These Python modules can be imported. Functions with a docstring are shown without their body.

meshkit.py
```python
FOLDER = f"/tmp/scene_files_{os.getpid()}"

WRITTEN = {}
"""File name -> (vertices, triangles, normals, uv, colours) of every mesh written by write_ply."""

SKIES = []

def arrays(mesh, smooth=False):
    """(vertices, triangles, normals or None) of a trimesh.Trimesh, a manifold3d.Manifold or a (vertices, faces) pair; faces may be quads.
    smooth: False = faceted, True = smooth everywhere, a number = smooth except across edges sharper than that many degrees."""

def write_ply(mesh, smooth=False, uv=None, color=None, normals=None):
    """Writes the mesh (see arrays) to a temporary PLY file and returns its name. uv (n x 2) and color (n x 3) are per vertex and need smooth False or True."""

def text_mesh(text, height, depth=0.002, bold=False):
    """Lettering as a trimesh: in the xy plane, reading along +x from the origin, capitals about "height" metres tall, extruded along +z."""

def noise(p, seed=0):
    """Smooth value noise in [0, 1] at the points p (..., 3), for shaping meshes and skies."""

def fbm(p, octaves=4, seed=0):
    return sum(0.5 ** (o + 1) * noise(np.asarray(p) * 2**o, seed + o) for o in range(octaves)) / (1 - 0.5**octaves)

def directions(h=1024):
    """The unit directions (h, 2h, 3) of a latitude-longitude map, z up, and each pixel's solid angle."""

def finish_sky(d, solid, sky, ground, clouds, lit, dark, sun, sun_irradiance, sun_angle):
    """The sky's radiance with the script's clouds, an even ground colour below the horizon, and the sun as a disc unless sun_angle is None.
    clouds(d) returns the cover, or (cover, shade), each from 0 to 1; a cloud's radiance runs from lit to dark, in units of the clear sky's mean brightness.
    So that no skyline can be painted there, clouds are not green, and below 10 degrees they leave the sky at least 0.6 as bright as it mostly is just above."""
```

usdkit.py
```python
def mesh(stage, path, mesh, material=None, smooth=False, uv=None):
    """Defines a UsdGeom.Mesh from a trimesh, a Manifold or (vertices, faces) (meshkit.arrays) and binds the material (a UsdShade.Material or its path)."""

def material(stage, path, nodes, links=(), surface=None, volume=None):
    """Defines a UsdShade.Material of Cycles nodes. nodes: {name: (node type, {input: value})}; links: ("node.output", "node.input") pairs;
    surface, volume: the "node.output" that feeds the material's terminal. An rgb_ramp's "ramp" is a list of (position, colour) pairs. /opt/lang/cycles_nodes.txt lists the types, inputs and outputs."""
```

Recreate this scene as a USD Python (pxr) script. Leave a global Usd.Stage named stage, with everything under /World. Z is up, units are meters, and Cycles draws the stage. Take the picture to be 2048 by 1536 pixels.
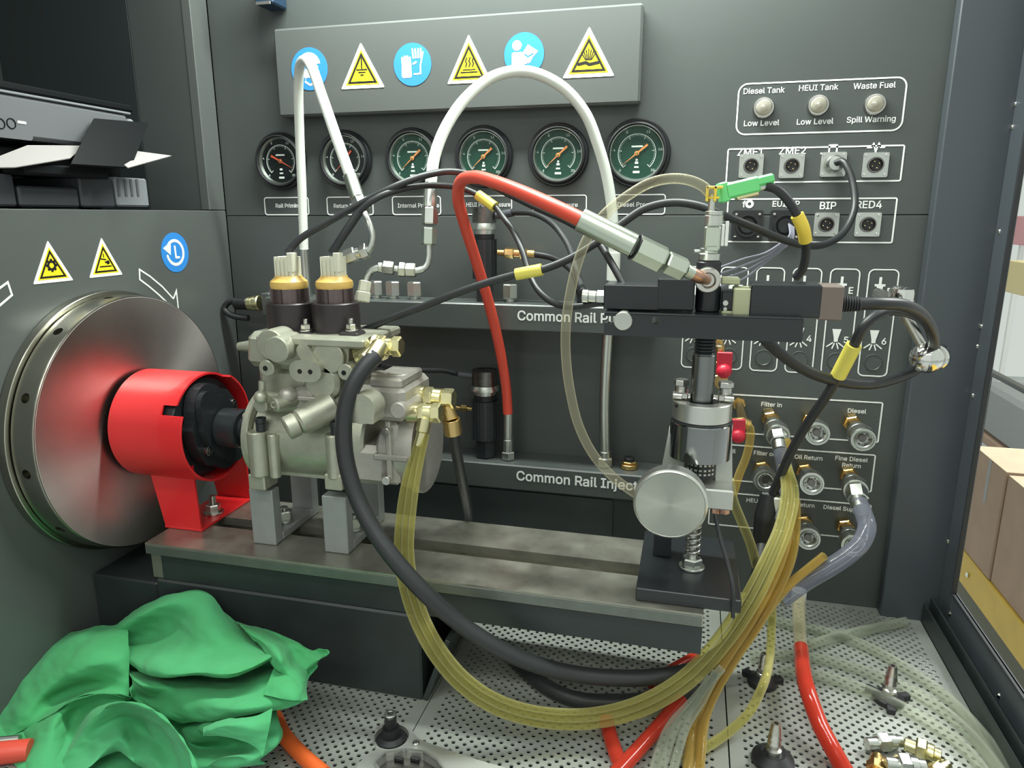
import math, numpy as np, trimesh, manifold3d, usdkit, meshkit
from pxr import Usd, UsdGeom, UsdLux, UsdShade, Gf, Sdf, Vt
import shapely
from shapely import affinity
from shapely.geometry import Polygon, Point, LineString, box as sbox
from shapely.ops import unary_union

stage = Usd.Stage.CreateInMemory()
UsdGeom.SetStageUpAxis(stage, 'Z')
UsdGeom.SetStageMetersPerUnit(stage, 1.0)
UsdGeom.Xform.Define(stage, '/World')
A = np.array
# ------------------------------------------------------------------ camera
YAW, PITCH, ROLL, FPX = math.radians(14.168), math.radians(13.407), math.radians(0.086), 1416.1
CAM = A([0.0, -1.35, 0.0])
_fw = A([-math.sin(YAW) * math.cos(PITCH), math.cos(YAW) * math.cos(PITCH), -math.sin(PITCH)])
_r = A([math.cos(YAW), math.sin(YAW), 0.0]); _d = np.cross(_fw, _r)
RIGHT = math.cos(ROLL) * _r + math.sin(ROLL) * _d
DOWN = -math.sin(ROLL) * _r + math.cos(ROLL) * _d
cam = UsdGeom.Camera.Define(stage, '/World/camera')
cam.AddTransformOp().Set(Gf.Matrix4d(*RIGHT, 0, *(-DOWN), 0, *(-_fw), 0, *CAM, 1))
cam.CreateHorizontalApertureAttr(36.0)
cam.CreateVerticalApertureAttr(27.0)
cam.CreateFocalLengthAttr(36.0 * FPX / 2048)
cam.CreateClippingRangeAttr((0.02, 100.0))
cam.CreateExposureAttr(0.0)
# ------------------------------------------------------------------ light: workshop ambient, ceiling lamps, cabinet lamp
def rect_light(path, pos, target, w, h, power, color=(1, 1, 1)):
    l = UsdLux.RectLight.Define(stage, path)
    l.CreateWidthAttr(w); l.CreateHeightAttr(h); l.CreateIntensityAttr(power); l.CreateColorAttr(Gf.Vec3f(*color))
    z = A(pos, float) - A(target, float); z /= np.linalg.norm(z)
    x = np.cross([0, 1, 0.01], z); x /= np.linalg.norm(x); y = np.cross(z, x)
    l.AddTransformOp().Set(Gf.Matrix4d(*x, 0, *y, 0, *z, 0, *map(float, pos), 1))
dome = UsdLux.DomeLight.Define(stage, '/World/workshop_daylight')
dome.CreateIntensityAttr(0.25); dome.CreateColorAttr(Gf.Vec3f(0.93, 1.0, 0.94))
rect_light('/World/cabinet_lamp', (-0.30, -0.19, 0.68), (-0.30, -0.14, 0.0), 0.9, 0.07, 125, (0.93, 1.0, 0.93))
for i, (x, y) in enumerate([(-1.0, -2.0), (0.6, -2.0), (-1.0, -3.6), (0.6, -3.6)]):
    rect_light('/World/ceiling_lamp_%d' % i, (x, y, 2.3), (x * 0.6, y * 0.8, 0), 1.2, 0.3, 13, (0.98, 1.0, 0.94))

rect_light('/World/hall_lamp', (2.6, 1.6, 2.6), (2.2, 1.4, -1.6), 2.4, 1.2, 32, (1.0, 1.0, 1.0))

# ------------------------------------------------------------------ helpers
def ray(px, py):
    return (px - 1024) / FPX * RIGHT + (py - 768) / FPX * DOWN + _fw
def P(px, py, y=None, x=None, z=None):
    """A point of the place, measured from the photograph, on the plane of the given x, y or z."""
    d = ray(px, py)
    t = (x - CAM[0]) / d[0] if x is not None else (y - CAM[1]) / d[1] if y is not None else (z - CAM[2]) / d[2]
    return CAM + t * d
def mpp(p):
    return float((A(p) - CAM) @ _fw) / FPX
ZT, ZB = -0.731, -0.519        # tray, top of the bed
def PT(px, py, h=0.0):
    return P(px, py, z=ZT + h)
def path(*pts):
    return [P(a, b, y=c) for a, b, c in pts]

def basis(n):
    n = A(n, float); n = n / np.linalg.norm(n)
    a = A([0, 0, 1.0]) if abs(n[2]) < 0.9 else A([1.0, 0, 0])
    u = np.cross(a, n); u /= np.linalg.norm(u)
    return u, np.cross(n, u), n
def cat(*ms):
    ms = [m for m in ms if m is not None]
    return trimesh.util.concatenate(ms) if len(ms) > 1 else ms[0]
def lathe(prof, o=(0, 0, 0), axis=(0, 0, 1), n=36, rot=0.0):
    u, v, w = basis(axis); o = A(o, float)
    vs, rings = [], []
    a = np.arange(n) * 2 * np.pi / n + rot
    c, s = np.cos(a)[:, None], np.sin(a)[:, None]
    for r, h in prof:
        if r <= 1e-7:
            rings.append([len(vs)] * n); vs.append(o + h * w)
        else:
            k = len(vs); vs.extend(o + h * w + r * (c * u + s * v)); rings.append(list(range(k, k + n)))
    fs = []
    for A0, B0 in zip(rings[:-1], rings[1:]):
        for i in range(n):
            j = (i + 1) % n
            if A0[i] != A0[j]: fs.append((A0[i], A0[j], B0[j]))
            if B0[i] != B0[j]: fs.append((A0[i], B0[j], B0[i]))
    return trimesh.Trimesh(A(vs), A(fs), process=False)
def cyl(p0, p1, r, n=32, b=0.0006, r2=None):
    p0, p1 = A(p0, float), A(p1, float); h = float(np.linalg.norm(p1 - p0)); r2 = r if r2 is None else r2
    b = min(b, h / 3, r / 3, r2 / 3)
    return lathe([(0, 0), (r - b, 0), (r, b), (r2, h - b), (r2 - b, h), (0, h)], p0, p1 - p0, n)
def hexa(p0, p1, r, n=6, c=0.14, rot=0.26):
    p0, p1 = A(p0, float), A(p1, float); h = float(np.linalg.norm(p1 - p0)); c = min(c * r, h / 3)
    return lathe([(0, 0), (r * 0.88, 0), (r, c), (r, h - c), (r * 0.88, h), (0, h)], p0, p1 - p0, n, rot)
def ringm(p0, p1, ro, ri, n=36, b=0.0005):
    p0, p1 = A(p0, float), A(p1, float); h = float(np.linalg.norm(p1 - p0))
    return lathe([(ri, 0), (ro - b, 0), (ro, b), (ro, h - b), (ro - b, h), (ri + b, h), (ri, h - b), (ri, 0)], p0, p1 - p0, n)
def sphere(c, r, s=3):
    m = trimesh.creation.icosphere(subdivisions=s, radius=r); m.apply_translation(c); return m
def mf(m):
    m = m.to_mesh(); return trimesh.Trimesh(m.vert_properties[:, :3], m.tri_verts, process=False)
def obox(c, X, Y, Z, b=0.0015):
    """Chamfered box: centre and three half-extent vectors."""
    c, X, Y, Z = map(lambda q: A(q, float), (c, X, Y, Z))
    l = [np.linalg.norm(q) for q in (X, Y, Z)]; b = min(b, min(l) * 0.45)
    pts = []
    for sx in (-1, 1):
        for sy in (-1, 1):
            for sz in (-1, 1):
                for k in range(3):
                    f = [1 - b / l[0], 1 - b / l[1], 1 - b / l[2]]; f[k] = 1
                    pts.append(c + sx * f[0] * X + sy * f[1] * Y + sz * f[2] * Z)
    return mf(manifold3d.Manifold.hull_points(A(pts)))
def box(a, c, b=0.0015):
    a, c = A(a, float), A(c, float); lo, hi = np.minimum(a, c), np.maximum(a, c); h = (hi - lo) / 2
    return obox((lo + hi) / 2, [h[0], 0, 0], [0, h[1], 0], [0, 0, h[2]], b)
def pbox(px0, py0, px1, py1, y0, y1, b=0.0015):
    """Box whose front face (at y0) covers the pixels' rectangle; y1 is its back."""
    a, c = P(px0, py0, y=y0), P(px1, py1, y=y0)
    return box((a[0], y0, a[2]), (c[0], y1, c[2]), b)
def smooth_path(pts, step=0.004):
    p = A(pts, float)
    if len(p) == 2:
        n = max(2, int(np.linalg.norm(p[1] - p[0]) / 0.02)); return p[0] + np.linspace(0, 1, n + 1)[:, None] * (p[1] - p[0]), np.linspace(0, 1, n + 1)
    p = np.vstack([2 * p[0] - p[1], p, 2 * p[-1] - p[-2]])
    out, tt = [], []
    for i in range(1, len(p) - 2):
        p0, p1, p2, p3 = p[i - 1:i + 3]
        t0 = 0.0; t1 = t0 + np.linalg.norm(p1 - p0) ** 0.5; t2 = t1 + np.linalg.norm(p2 - p1) ** 0.5; t3 = t2 + np.linalg.norm(p3 - p2) ** 0.5
        n = max(2, int(np.linalg.norm(p2 - p1) / step))
        for t in np.linspace(t1, t2, n, endpoint=False):
            a1 = (t1 - t) / (t1 - t0) * p0 + (t - t0) / (t1 - t0) * p1; a2 = (t2 - t) / (t2 - t1) * p1 + (t - t1) / (t2 - t1) * p2; a3 = (t3 - t) / (t3 - t2) * p2 + (t - t2) / (t3 - t2) * p3
            b1 = (t2 - t) / (t2 - t0) * a1 + (t - t0) / (t2 - t0) * a2; b2 = (t3 - t) / (t3 - t1) * a2 + (t - t1) / (t3 - t1) * a3
            out.append((t2 - t) / (t2 - t1) * b1 + (t - t1) / (t2 - t1) * b2); tt.append(i - 1 + (t - t1) / (t2 - t1))
    out.append(p[-2]); tt.append(len(p) - 3)
    return A(out), A(tt)
def frames(c):
    t = np.gradient(c, axis=0); t /= np.linalg.norm(t, axis=1, keepdims=True) + 1e-12
    u = basis(t[0])[0]; us = []
    for k in range(len(c)):
        u = u - t[k] * (u @ t[k]); u /= np.linalg.norm(u) + 1e-12; us.append(u)
    us = A(us); return t, us, np.cross(t, us)
def tube(pts, r, n=14, step=0.006, sag=True):
    c, tt = smooth_path(pts, step)
    rr = np.full(len(c), r) if np.ndim(r) == 0 else np.interp(tt, np.arange(len(r)), r)
    t, u, v = frames(c); a = np.arange(n) * 2 * np.pi / n
    ring = c[:, None] + rr[:, None, None] * (np.cos(a)[None, :, None] * u[:, None] + np.sin(a)[None, :, None] * v[:, None])
    vs = ring.reshape(-1, 3); m = len(c)
    i, j = np.meshgrid(np.arange(m - 1), np.arange(n), indexing='ij')
    q0, q1, q2, q3 = i * n + j, i * n + (j + 1) % n, (i + 1) * n + (j + 1) % n, (i + 1) * n + j
    f = np.vstack([np.stack([q0, q1, q2], -1).reshape(-1, 3), np.stack([q0, q2, q3], -1).reshape(-1, 3)])
    k = len(vs); vs = np.vstack([vs, c[0], c[-1]])
    caps = [(k, (j + 1) % n, j) for j in range(n)] + [(k + 1, (m - 1) * n + j, (m - 1) * n + (j + 1) % n) for j in range(n)]
    return trimesh.Trimesh(vs, np.vstack([f, A(caps)]), process=False)
def hollow(pts, r, wall=0.0018, n=16, step=0.006):
    """A tube with a bore: outer skin, inner skin, open ends."""
    a, b = tube(pts, r, n, step), tube(pts, r - wall, n, step)
    m = len(a.vertices) - 2
    fa = a.faces[(a.faces < m).all(1)]; fb = b.faces[(b.faces < m).all(1)][:, ::-1]
    vs = np.vstack([a.vertices[:m], b.vertices[:m]]); ends = []
    for base, s in ((0, 1), (m - n, -1)):
        for j in range(n):
            k = (j + 1) % n; q = [base + j, base + k, m + base + k, m + base + j]
            q = q if s < 0 else q[::-1]
            ends += [(q[0], q[1], q[2]), (q[0], q[2], q[3])]
    return trimesh.Trimesh(vs, np.vstack([fa, fb + m, A(ends)]), process=False)
def prism(poly, d, o=(0, 0, 0), X=(1, 0, 0), Y=(0, 0, 1)):
    """Extrude a shapely polygon drawn in (X, Y) by d along X x Y from o."""
    X, Y, o = A(X, float), A(Y, float), A(o, float); N = np.cross(X, Y)
    ms = []
    for g in getattr(poly, 'geoms', [poly]):
        if g.is_empty or g.area < 1e-10: continue
        ms.append(trimesh.creation.extrude_polygon(g, abs(d), engine='earcut'))
    m = cat(*ms); v = m.vertices; s = 1.0 if d >= 0 else -1.0
    m.vertices = o + v[:, :1] * X + v[:, 1:2] * Y + s * v[:, 2:3] * N
    if s < 0: m.invert()
    return m
def rrect(x0, y0, x1, y1, r):
    return sbox(min(x0, x1) + r, min(y0, y1) + r, max(x0, x1) - r, max(y0, y1) - r).buffer(r, quad_segs=6)
def text(s, h, bold=False):
    m = meshkit.text_mesh(s, h, 0.0005, bold); m.vertices[:, :2] -= (m.bounds[0, :2] + m.bounds[1, :2]) / 2; return m
def put2d(m, o, X, Y):
    X, Y = A(X, float), A(Y, float); N = np.cross(X, Y); v = m.vertices.copy(); m = m.copy()
    m.vertices = A(o) + v[:, :1] * X + v[:, 1:2] * Y + v[:, 2:3] * N; return m

# ------------------------------------------------------------------ scene bookkeeping
THINGS, TAKEN = [], {}
def numbered(parent, name):
    k = TAKEN.setdefault((parent, name), 0); TAKEN[(parent, name)] += 1
    return name if k == 0 else '%s_%03d' % (name, k)
class Part:
    def __init__(s, name, mesh, m, label=None, kind=None, smooth=32):
        s.name, s.mesh, s.m, s.label, s.kind, s.smooth, s.kids = name, mesh, m, label, kind, smooth, []
    def part(s, *a, **k):
        p = Part(*a, **k); s.kids.append(p); return p
class Thing(Part):
    def __init__(s, name, label, category, group=None, kind=None):
        super().__init__(name, None, None, label, kind); s.category, s.group = category, group; THINGS.append(s)
def solo(name, label, category, mesh, m, group=None, kind=None, smooth=32):
    t = Thing(name, label, category, group, kind); t.mesh, t.m, t.smooth = mesh, m, smooth; return t
def all_meshes(p):
    return ([p.mesh] if p.mesh is not None else []) + [m for k in p.kids for m in all_meshes(k)]
def flush():
    for t in THINGS:
        ms = all_meshes(t)
        if not ms: continue
        lo = np.min([m.bounds[0] for m in ms], 0); hi = np.max([m.bounds[1] for m in ms], 0)
        base = A([(lo[0] + hi[0]) / 2, (lo[1] + hi[1]) / 2, lo[2]])
        path_ = '/World/' + numbered('/World', t.name)
        if t.mesh is None:
            pr = UsdGeom.Xform.Define(stage, path_)
        else:
            pr = emit(path_, t, base)
        UsdGeom.Xformable(pr).AddTranslateOp().Set(Gf.Vec3d(*map(float, base)))
        p = pr.GetPrim(); p.SetCustomDataByKey('label', t.label); p.SetCustomDataByKey('category', t.category)
        if t.group: p.SetCustomDataByKey('group', t.group)
        if t.kind: p.SetCustomDataByKey('kind', t.kind)
        for k in t.kids: down(path_, k, base)
def emit(path_, p, base):
    m = p.mesh.copy(); m.vertices = m.vertices - base
    return usdkit.mesh(stage, path_, m, MATS[p.m](), smooth=p.smooth)
def down(parent, p, base):
    path_ = parent + '/' + numbered(parent, p.name); pr = emit(path_, p, base).GetPrim()
    if p.label: pr.SetCustomDataByKey('label', p.label)
    if p.kind: pr.SetCustomDataByKey('kind', p.kind)
    for k in p.kids: down(path_, k, base)

# ------------------------------------------------------------------ materials
MATS, MADE = {}, {}
UsdGeom.Scope.Define(stage, '/World/Looks')
def mat(name, color, rough=0.5, metal=0.0, var=0.0, vscale=30, bump=0.0, bscale=400, rvar=0.0, second=None, **kw):
    def make():
        if name in MADE: return MADE[name]
        nodes = {'p': ('principled_bsdf', dict(base_color=color, roughness=rough, metallic=metal, **kw))}; links = []
        if var or rvar or bump or second: nodes['tc'] = ('texture_coordinate', {})
        if var or second:
            c2 = second or tuple(min(1, c * (1 + var)) for c in color); c1 = color if second else tuple(c * (1 - var) for c in color)
            nodes['n'] = ('noise_texture', dict(scale=vscale, detail=4.0, roughness=0.6)); nodes['r'] = ('rgb_ramp', {'ramp': [(0.3, c1), (0.7, c2)]})
            links += [('tc.object', 'n.vector'), ('n.fac', 'r.fac'), ('r.color', 'p.base_color')]
        if rvar:
            nodes['n2'] = ('noise_texture', dict(scale=vscale * 2.3, detail=3.0)); nodes['mr'] = ('map_range', dict(from_min=0.3, from_max=0.7, to_min=max(0.03, rough - rvar), to_max=rough + rvar))
            links += [('tc.object', 'n2.vector'), ('n2.fac', 'mr.value'), ('mr.result', 'p.roughness')]
        if bump:
            nodes['n3'] = ('noise_texture', dict(scale=bscale, detail=2.0)); nodes['b'] = ('bump', dict(strength=bump, distance=0.001))
            links += [('tc.object', 'n3.vector'), ('n3.fac', 'b.height'), ('b.normal', 'p.normal')]
        MADE[name] = usdkit.material(stage, '/World/Looks/' + name, nodes, links, 'p.BSDF'); return MADE[name]
    MATS[name] = make
def clear_mat(name, tint, body, base=0.28, rough=0.12, power=3.0, gain=0.75):
    """See-through plastic or glass: clearer face on, denser and glossier towards its edges."""
    def make():
        if name in MADE: return MADE[name]
        nodes = {'t': ('transparent_bsdf', dict(color=tint)), 'p': ('principled_bsdf', dict(base_color=body, roughness=rough, ior=1.45)),
                 'f': ('layer_weight', dict(blend=0.5)), 'q': ('math', dict(math_type='power', value2=power)), 'm': ('math', dict(math_type='multiply_add', value2=gain, value3=base, use_clamp=True)), 'x': ('mix_closure', {})}
        MADE[name] = usdkit.material(stage, '/World/Looks/' + name, nodes, [('f.facing', 'q.value1'), ('q.value', 'm.value1'), ('m.value', 'x.fac'), ('t.BSDF', 'x.closure1'), ('p.BSDF', 'x.closure2')], 'x.closure'); return MADE[name]
    MATS[name] = make
def turned(name, color, axis, centre, rough=0.3, aniso=0.75, turn=0.0):
    """Turned metal: concentric tool marks round the axis through the centre draw the highlights out into streaks."""
    def make():
        if name in MADE: return MADE[name]
        nodes = {'p': ('principled_bsdf', dict(base_color=color, roughness=rough, metallic=1.0, anisotropic=aniso, anisotropic_rotation=turn)), 'g': ('geometry', {}),
                 's': ('vector_math', dict(math_type='subtract', vector2=tuple(map(float, centre)))), 'c': ('vector_math', dict(math_type='cross_product', vector2=axis)), 'z': ('vector_math', dict(math_type='normalize')),
                 'n': ('noise_texture', dict(scale=9.0, detail=3.0)), 'r': ('rgb_ramp', {'ramp': [(0.3, tuple(c * 0.85 for c in color)), (0.7, tuple(min(1, c * 1.1) for c in color))]})}
        MADE[name] = usdkit.material(stage, '/World/Looks/' + name, nodes, [('g.position', 's.vector1'), ('s.vector', 'c.vector1'), ('c.vector', 'z.vector1'), ('z.vector', 'p.tangent'), ('g.position', 'n.vector'), ('n.fac', 'r.fac'), ('r.color', 'p.base_color')], 'p.BSDF'); return MADE[name]
    MATS[name] = make
mat('panel_paint', (0.064, 0.073, 0.071), 0.36, bump=0.05, bscale=900, var=0.05, vscale=4)
mat('panel_paint_light', (0.088, 0.097, 0.094), 0.35, bump=0.05, bscale=900)
mat('pillar_paint', (0.060, 0.070, 0.080), 0.38, bump=0.05, bscale=900)
mat('machine_paint', (0.026, 0.034, 0.034), 0.42, var=0.2, vscale=9, bump=0.06, bscale=300)
mat('niche_black', (0.018, 0.025, 0.026), 0.5)
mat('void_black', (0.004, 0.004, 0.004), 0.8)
mat('white_print', (0.78, 0.80, 0.78), 0.5)
mat('black_print', (0.01, 0.01, 0.01), 0.45)
mat('sticker_white', (0.80, 0.82, 0.76), 0.4)
mat('sticker_yellow', (0.86, 0.66, 0.02), 0.4)
mat('sticker_blue', (0.035, 0.24, 0.66), 0.4)
mat('black_plastic', (0.014, 0.015, 0.017), 0.42)
mat('black_anodized', (0.020, 0.023, 0.026), 0.28, bump=0.03)
mat('black_rubber', (0.022, 0.024, 0.026), 0.42, bump=0.04, bscale=700)
mat('grey_rubber', (0.07, 0.075, 0.085), 0.4)
mat('gauge_dial_black', (0.006, 0.008, 0.009), 0.35)
mat('gauge_dial_green', (0.010, 0.050, 0.034), 0.35)
mat('pointer_red', (0.62, 0.09, 0.04), 0.4)
mat('pointer_orange', (0.70, 0.25, 0.08), 0.4)
mat('chrome', (0.78, 0.77, 0.74), 0.10, 1.0)
mat('steel', (0.60, 0.59, 0.55), 0.27, 1.0)
mat('dark_steel', (0.20, 0.19, 0.18), 0.34, 1.0, rvar=0.08)
mat('polished_dark', (0.33, 0.34, 0.34), 0.12, 1.0)
mat('rod_steel', (0.24, 0.25, 0.25), 0.30, 1.0)
mat('zinc', (0.62, 0.64, 0.60), 0.30, 1.0)
mat('zinc_green', (0.60, 0.66, 0.56), 0.30, 1.0)
mat('zinc_yellow', (0.78, 0.72, 0.42), 0.28, 1.0)
mat('brass', (0.66, 0.47, 0.20), 0.28, 1.0)
mat('copper', (0.60, 0.36, 0.27), 0.35, 1.0)
mat('cast_alloy', (0.44, 0.445, 0.36), 0.40, 0.65, var=0.10, vscale=40, bump=0.16, bscale=500)
mat('cast_alloy_worn', (0.43, 0.41, 0.37), 0.40, 0.55, var=0.10, vscale=40, bump=0.10, bscale=500)
mat('aluminium', (0.66, 0.67, 0.63), 0.32, 0.9)
mat('matt_aluminium', (0.52, 0.53, 0.49), 0.42, 0.7)
mat('bed_steel', (0.29, 0.285, 0.235), 0.36, 0.75, second=(0.40, 0.395, 0.34), vscale=10, rvar=0.10, bump=0.03, bscale=250)
mat('bed_edge', (0.17, 0.19, 0.17), 0.4, 0.7, var=0.15, vscale=20)
mat('bracket_grey', (0.30, 0.31, 0.31), 0.42, 0.3, var=0.06, vscale=40)
mat('red_paint', (0.68, 0.018, 0.022), 0.34, coat_weight=0.3)
mat('solenoid_dark', (0.050, 0.042, 0.045), 0.38, 0.5)
mat('solenoid_nut', (0.16, 0.125, 0.125), 0.33, 0.8)
mat('gold_plastic', (0.64, 0.42, 0.12), 0.35)
mat('cream_plastic', (0.62, 0.62, 0.50), 0.45)
mat('white_hose', (0.70, 0.74, 0.68), 0.42, bump=0.03, bscale=900)
mat('red_hose', (0.66, 0.075, 0.045), 0.40)
mat('orange_hose', (0.80, 0.14, 0.03), 0.40)
mat('yellow_sleeve', (0.78, 0.68, 0.12), 0.38)
mat('yellow_tape', (0.80, 0.60, 0.07), 0.38)
mat('green_plastic', (0.16, 0.66, 0.22), 0.35)
mat('red_plastic', (0.60, 0.02, 0.05), 0.35)
mat('white_plastic', (0.74, 0.75, 0.72), 0.4)
mat('brown_cap', (0.16, 0.125, 0.105), 0.5)
mat('olive_block', (0.40, 0.42, 0.26), 0.45)
mat('wire_grey', (0.22, 0.22, 0.27), 0.42)
mat('tray_paint', (0.37, 0.39, 0.355), 0.40, 0.3, var=0.05, vscale=12)
mat('cloth_green', (0.042, 0.30, 0.095), 0.9, second=(0.070, 0.38, 0.160), vscale=5, bump=0.25, bscale=1400, sheen_weight=0.06, sheen_roughness=0.5)
mat('printer_grey', (0.13, 0.135, 0.145), 0.42)
mat('printer_dark', (0.07, 0.073, 0.085), 0.40)
mat('printer_black', (0.006, 0.007, 0.008), 0.5, specular_ior_level=0.15)
mat('printer_silver', (0.24, 0.25, 0.27), 0.3)
mat('paper', (0.34, 0.32, 0.315), 0.7)
mat('cardboard', (0.40, 0.27, 0.19), 0.8, var=0.08, vscale=14)
mat('cardboard_top', (0.58, 0.45, 0.31), 0.8, var=0.05, vscale=14)
mat('yellow_beam', (0.66, 0.43, 0.05), 0.5, var=0.1, vscale=10)
mat('concrete', (0.43, 0.45, 0.45), 0.6, var=0.12, vscale=3)
mat('floor_white', (0.80, 0.80, 0.80), 0.6)
mat('red_tarp', (0.66, 0.30, 0.32), 0.6)
mat('blue_dark', (0.012, 0.03, 0.06), 0.35)
mat('olive_dark', (0.10, 0.095, 0.055), 0.6)
mat('cream_block', (0.68, 0.56, 0.28), 0.6)
turned('turned_steel_x', (0.60, 0.55, 0.52), (1.0, 0.0, 0.0), (-0.906, -0.362, -0.346), 0.40, 0.72)
turned('turned_alu_y', (0.47, 0.49, 0.43), (0.0, 1.0, 0.0), P(1340, 1010, y=-0.450), 0.30, 0.93)
mat('rim_steel', (0.42, 0.41, 0.35), 0.27, 1.0)
clear_mat('clear_tube', (0.96, 0.97, 0.94), (0.52, 0.55, 0.46), 0.08, 0.08, 2.2, 0.85)
clear_mat('arch_tube', (0.96, 0.95, 0.88), (0.66, 0.62, 0.46), 0.12, 0.10, 2.2, 0.85)
clear_mat('yellow_tube', (0.93, 0.91, 0.68), (0.70, 0.67, 0.33), 0.09, 0.08, 2.2, 1.0)
clear_mat('amber_tube', (0.92, 0.82, 0.48), (0.62, 0.48, 0.18), 0.14, 0.08, 2.2, 0.9)
clear_mat('grey_tube', (0.72, 0.74, 0.80), (0.22, 0.23, 0.28), 0.40, 0.10, 2.2, 0.6)
clear_mat('red_tube', (0.90, 0.20, 0.14), (0.66, 0.07, 0.04), 0.50, 0.10, 2.2, 0.5)
clear_mat('pane_glass', (0.97, 0.98, 0.97), (0.10, 0.10, 0.10), 0.03, 0.02, 4.0, 0.25)
clear_mat('lamp_lens', (0.90, 0.88, 0.80), (0.55, 0.52, 0.44), 0.45)
clear_mat('gauge_glass', (0.98, 1.0, 0.99), (0.02, 0.03, 0.03), 0.03, 0.03, 4.0, 0.4)
# ================================================================== THE SETTING
WX, WR = -0.965, 0.470
SEAM = P(928, 431, y=0)[2]
wb = Thing('wall_back', 'dark grey painted steel back panel of the test bench with printed frames', 'panel', kind='structure')
wb.part('backing', box((WX - 0.2, 0.004, ZT - 0.09), (WR + 0.006, 0.02, 0.80), 0.001), 'machine_paint')
wb.part('upper_panel', box((WX, 0.0, SEAM + 0.0008), (WR + 0.006, 0.004, 0.80), 0.0006), 'panel_paint')
wb.part('lower_panel', box((WX, 0.0, ZT - 0.08), (WR + 0.006, 0.004, SEAM - 0.0008), 0.0006), 'panel_paint')
def wframe(x0, y0, x1, y1, r, lw=0.0026, host=wb, m='white_print', y=-0.0001):
    """printed rounded frame from two opposite pixel corners on the back panel"""
    a, c = P(x0, y0, y=0), P(x1, y1, y=0)
    g = rrect(a[0], a[2], c[0], c[2], r)
    return host.part('printed_frame', prism(g.difference(g.buffer(-lw)), 0.0005, (0, y, 0)), m, smooth=False)
def wtext(s, px, py, h, y=-0.0001, host=wb, m='white_print', bold=False):
    t = text(s, h, bold); t.vertices[:, 2] *= 0.9
    return host.part('lettering', put2d(t, P(px, py, y=y), (1, 0, 0), (0, 0, 1)), m, 'printed words "%s"' % s, smooth=False)

# right: corner pillar and side frame with the opening
pil = solo('trim_1', 'dark grey square corner pillar at the right end of the back panel', 'pillar', box((0.377, -0.028, ZT - 0.06), (WR + 0.006, 0.0, 0.80), 0.002), 'pillar_paint', kind='structure')
wr = Thing('wall_right', 'dark side frame of the bench with a large glazed opening', 'frame', kind='structure')
XO = 0.470
c0 = P(1907, 1185, x=XO)          # lower far corner of the opening
wr.part('post', box((XO, c0[1], ZT - 0.06), (XO + 0.006, -0.0285, 0.80), 0.001), 'pillar_paint')
wr.part('sill', box((XO, -0.80, ZT - 0.06), (XO + 0.006, c0[1] - 0.0005, c0[2]), 0.001), 'pillar_paint')
wr.part('head', box((XO, -0.80, 0.70), (XO + 0.006, c0[1] - 0.0005, 0.80), 0.001), 'pillar_paint')
wr.part('edge_strip', cat(box((XO - 0.004, c0[1] - 0.004, c0[2]), (XO + 0.004, c0[1], 0.70), 0.001), box((XO - 0.004, -0.80, c0[2] - 0.004), (XO + 0.004, c0[1], c0[2]), 0.001)), 'black_rubber')
zc_ = P(1848, 1194, x=0.452)[2]
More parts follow.
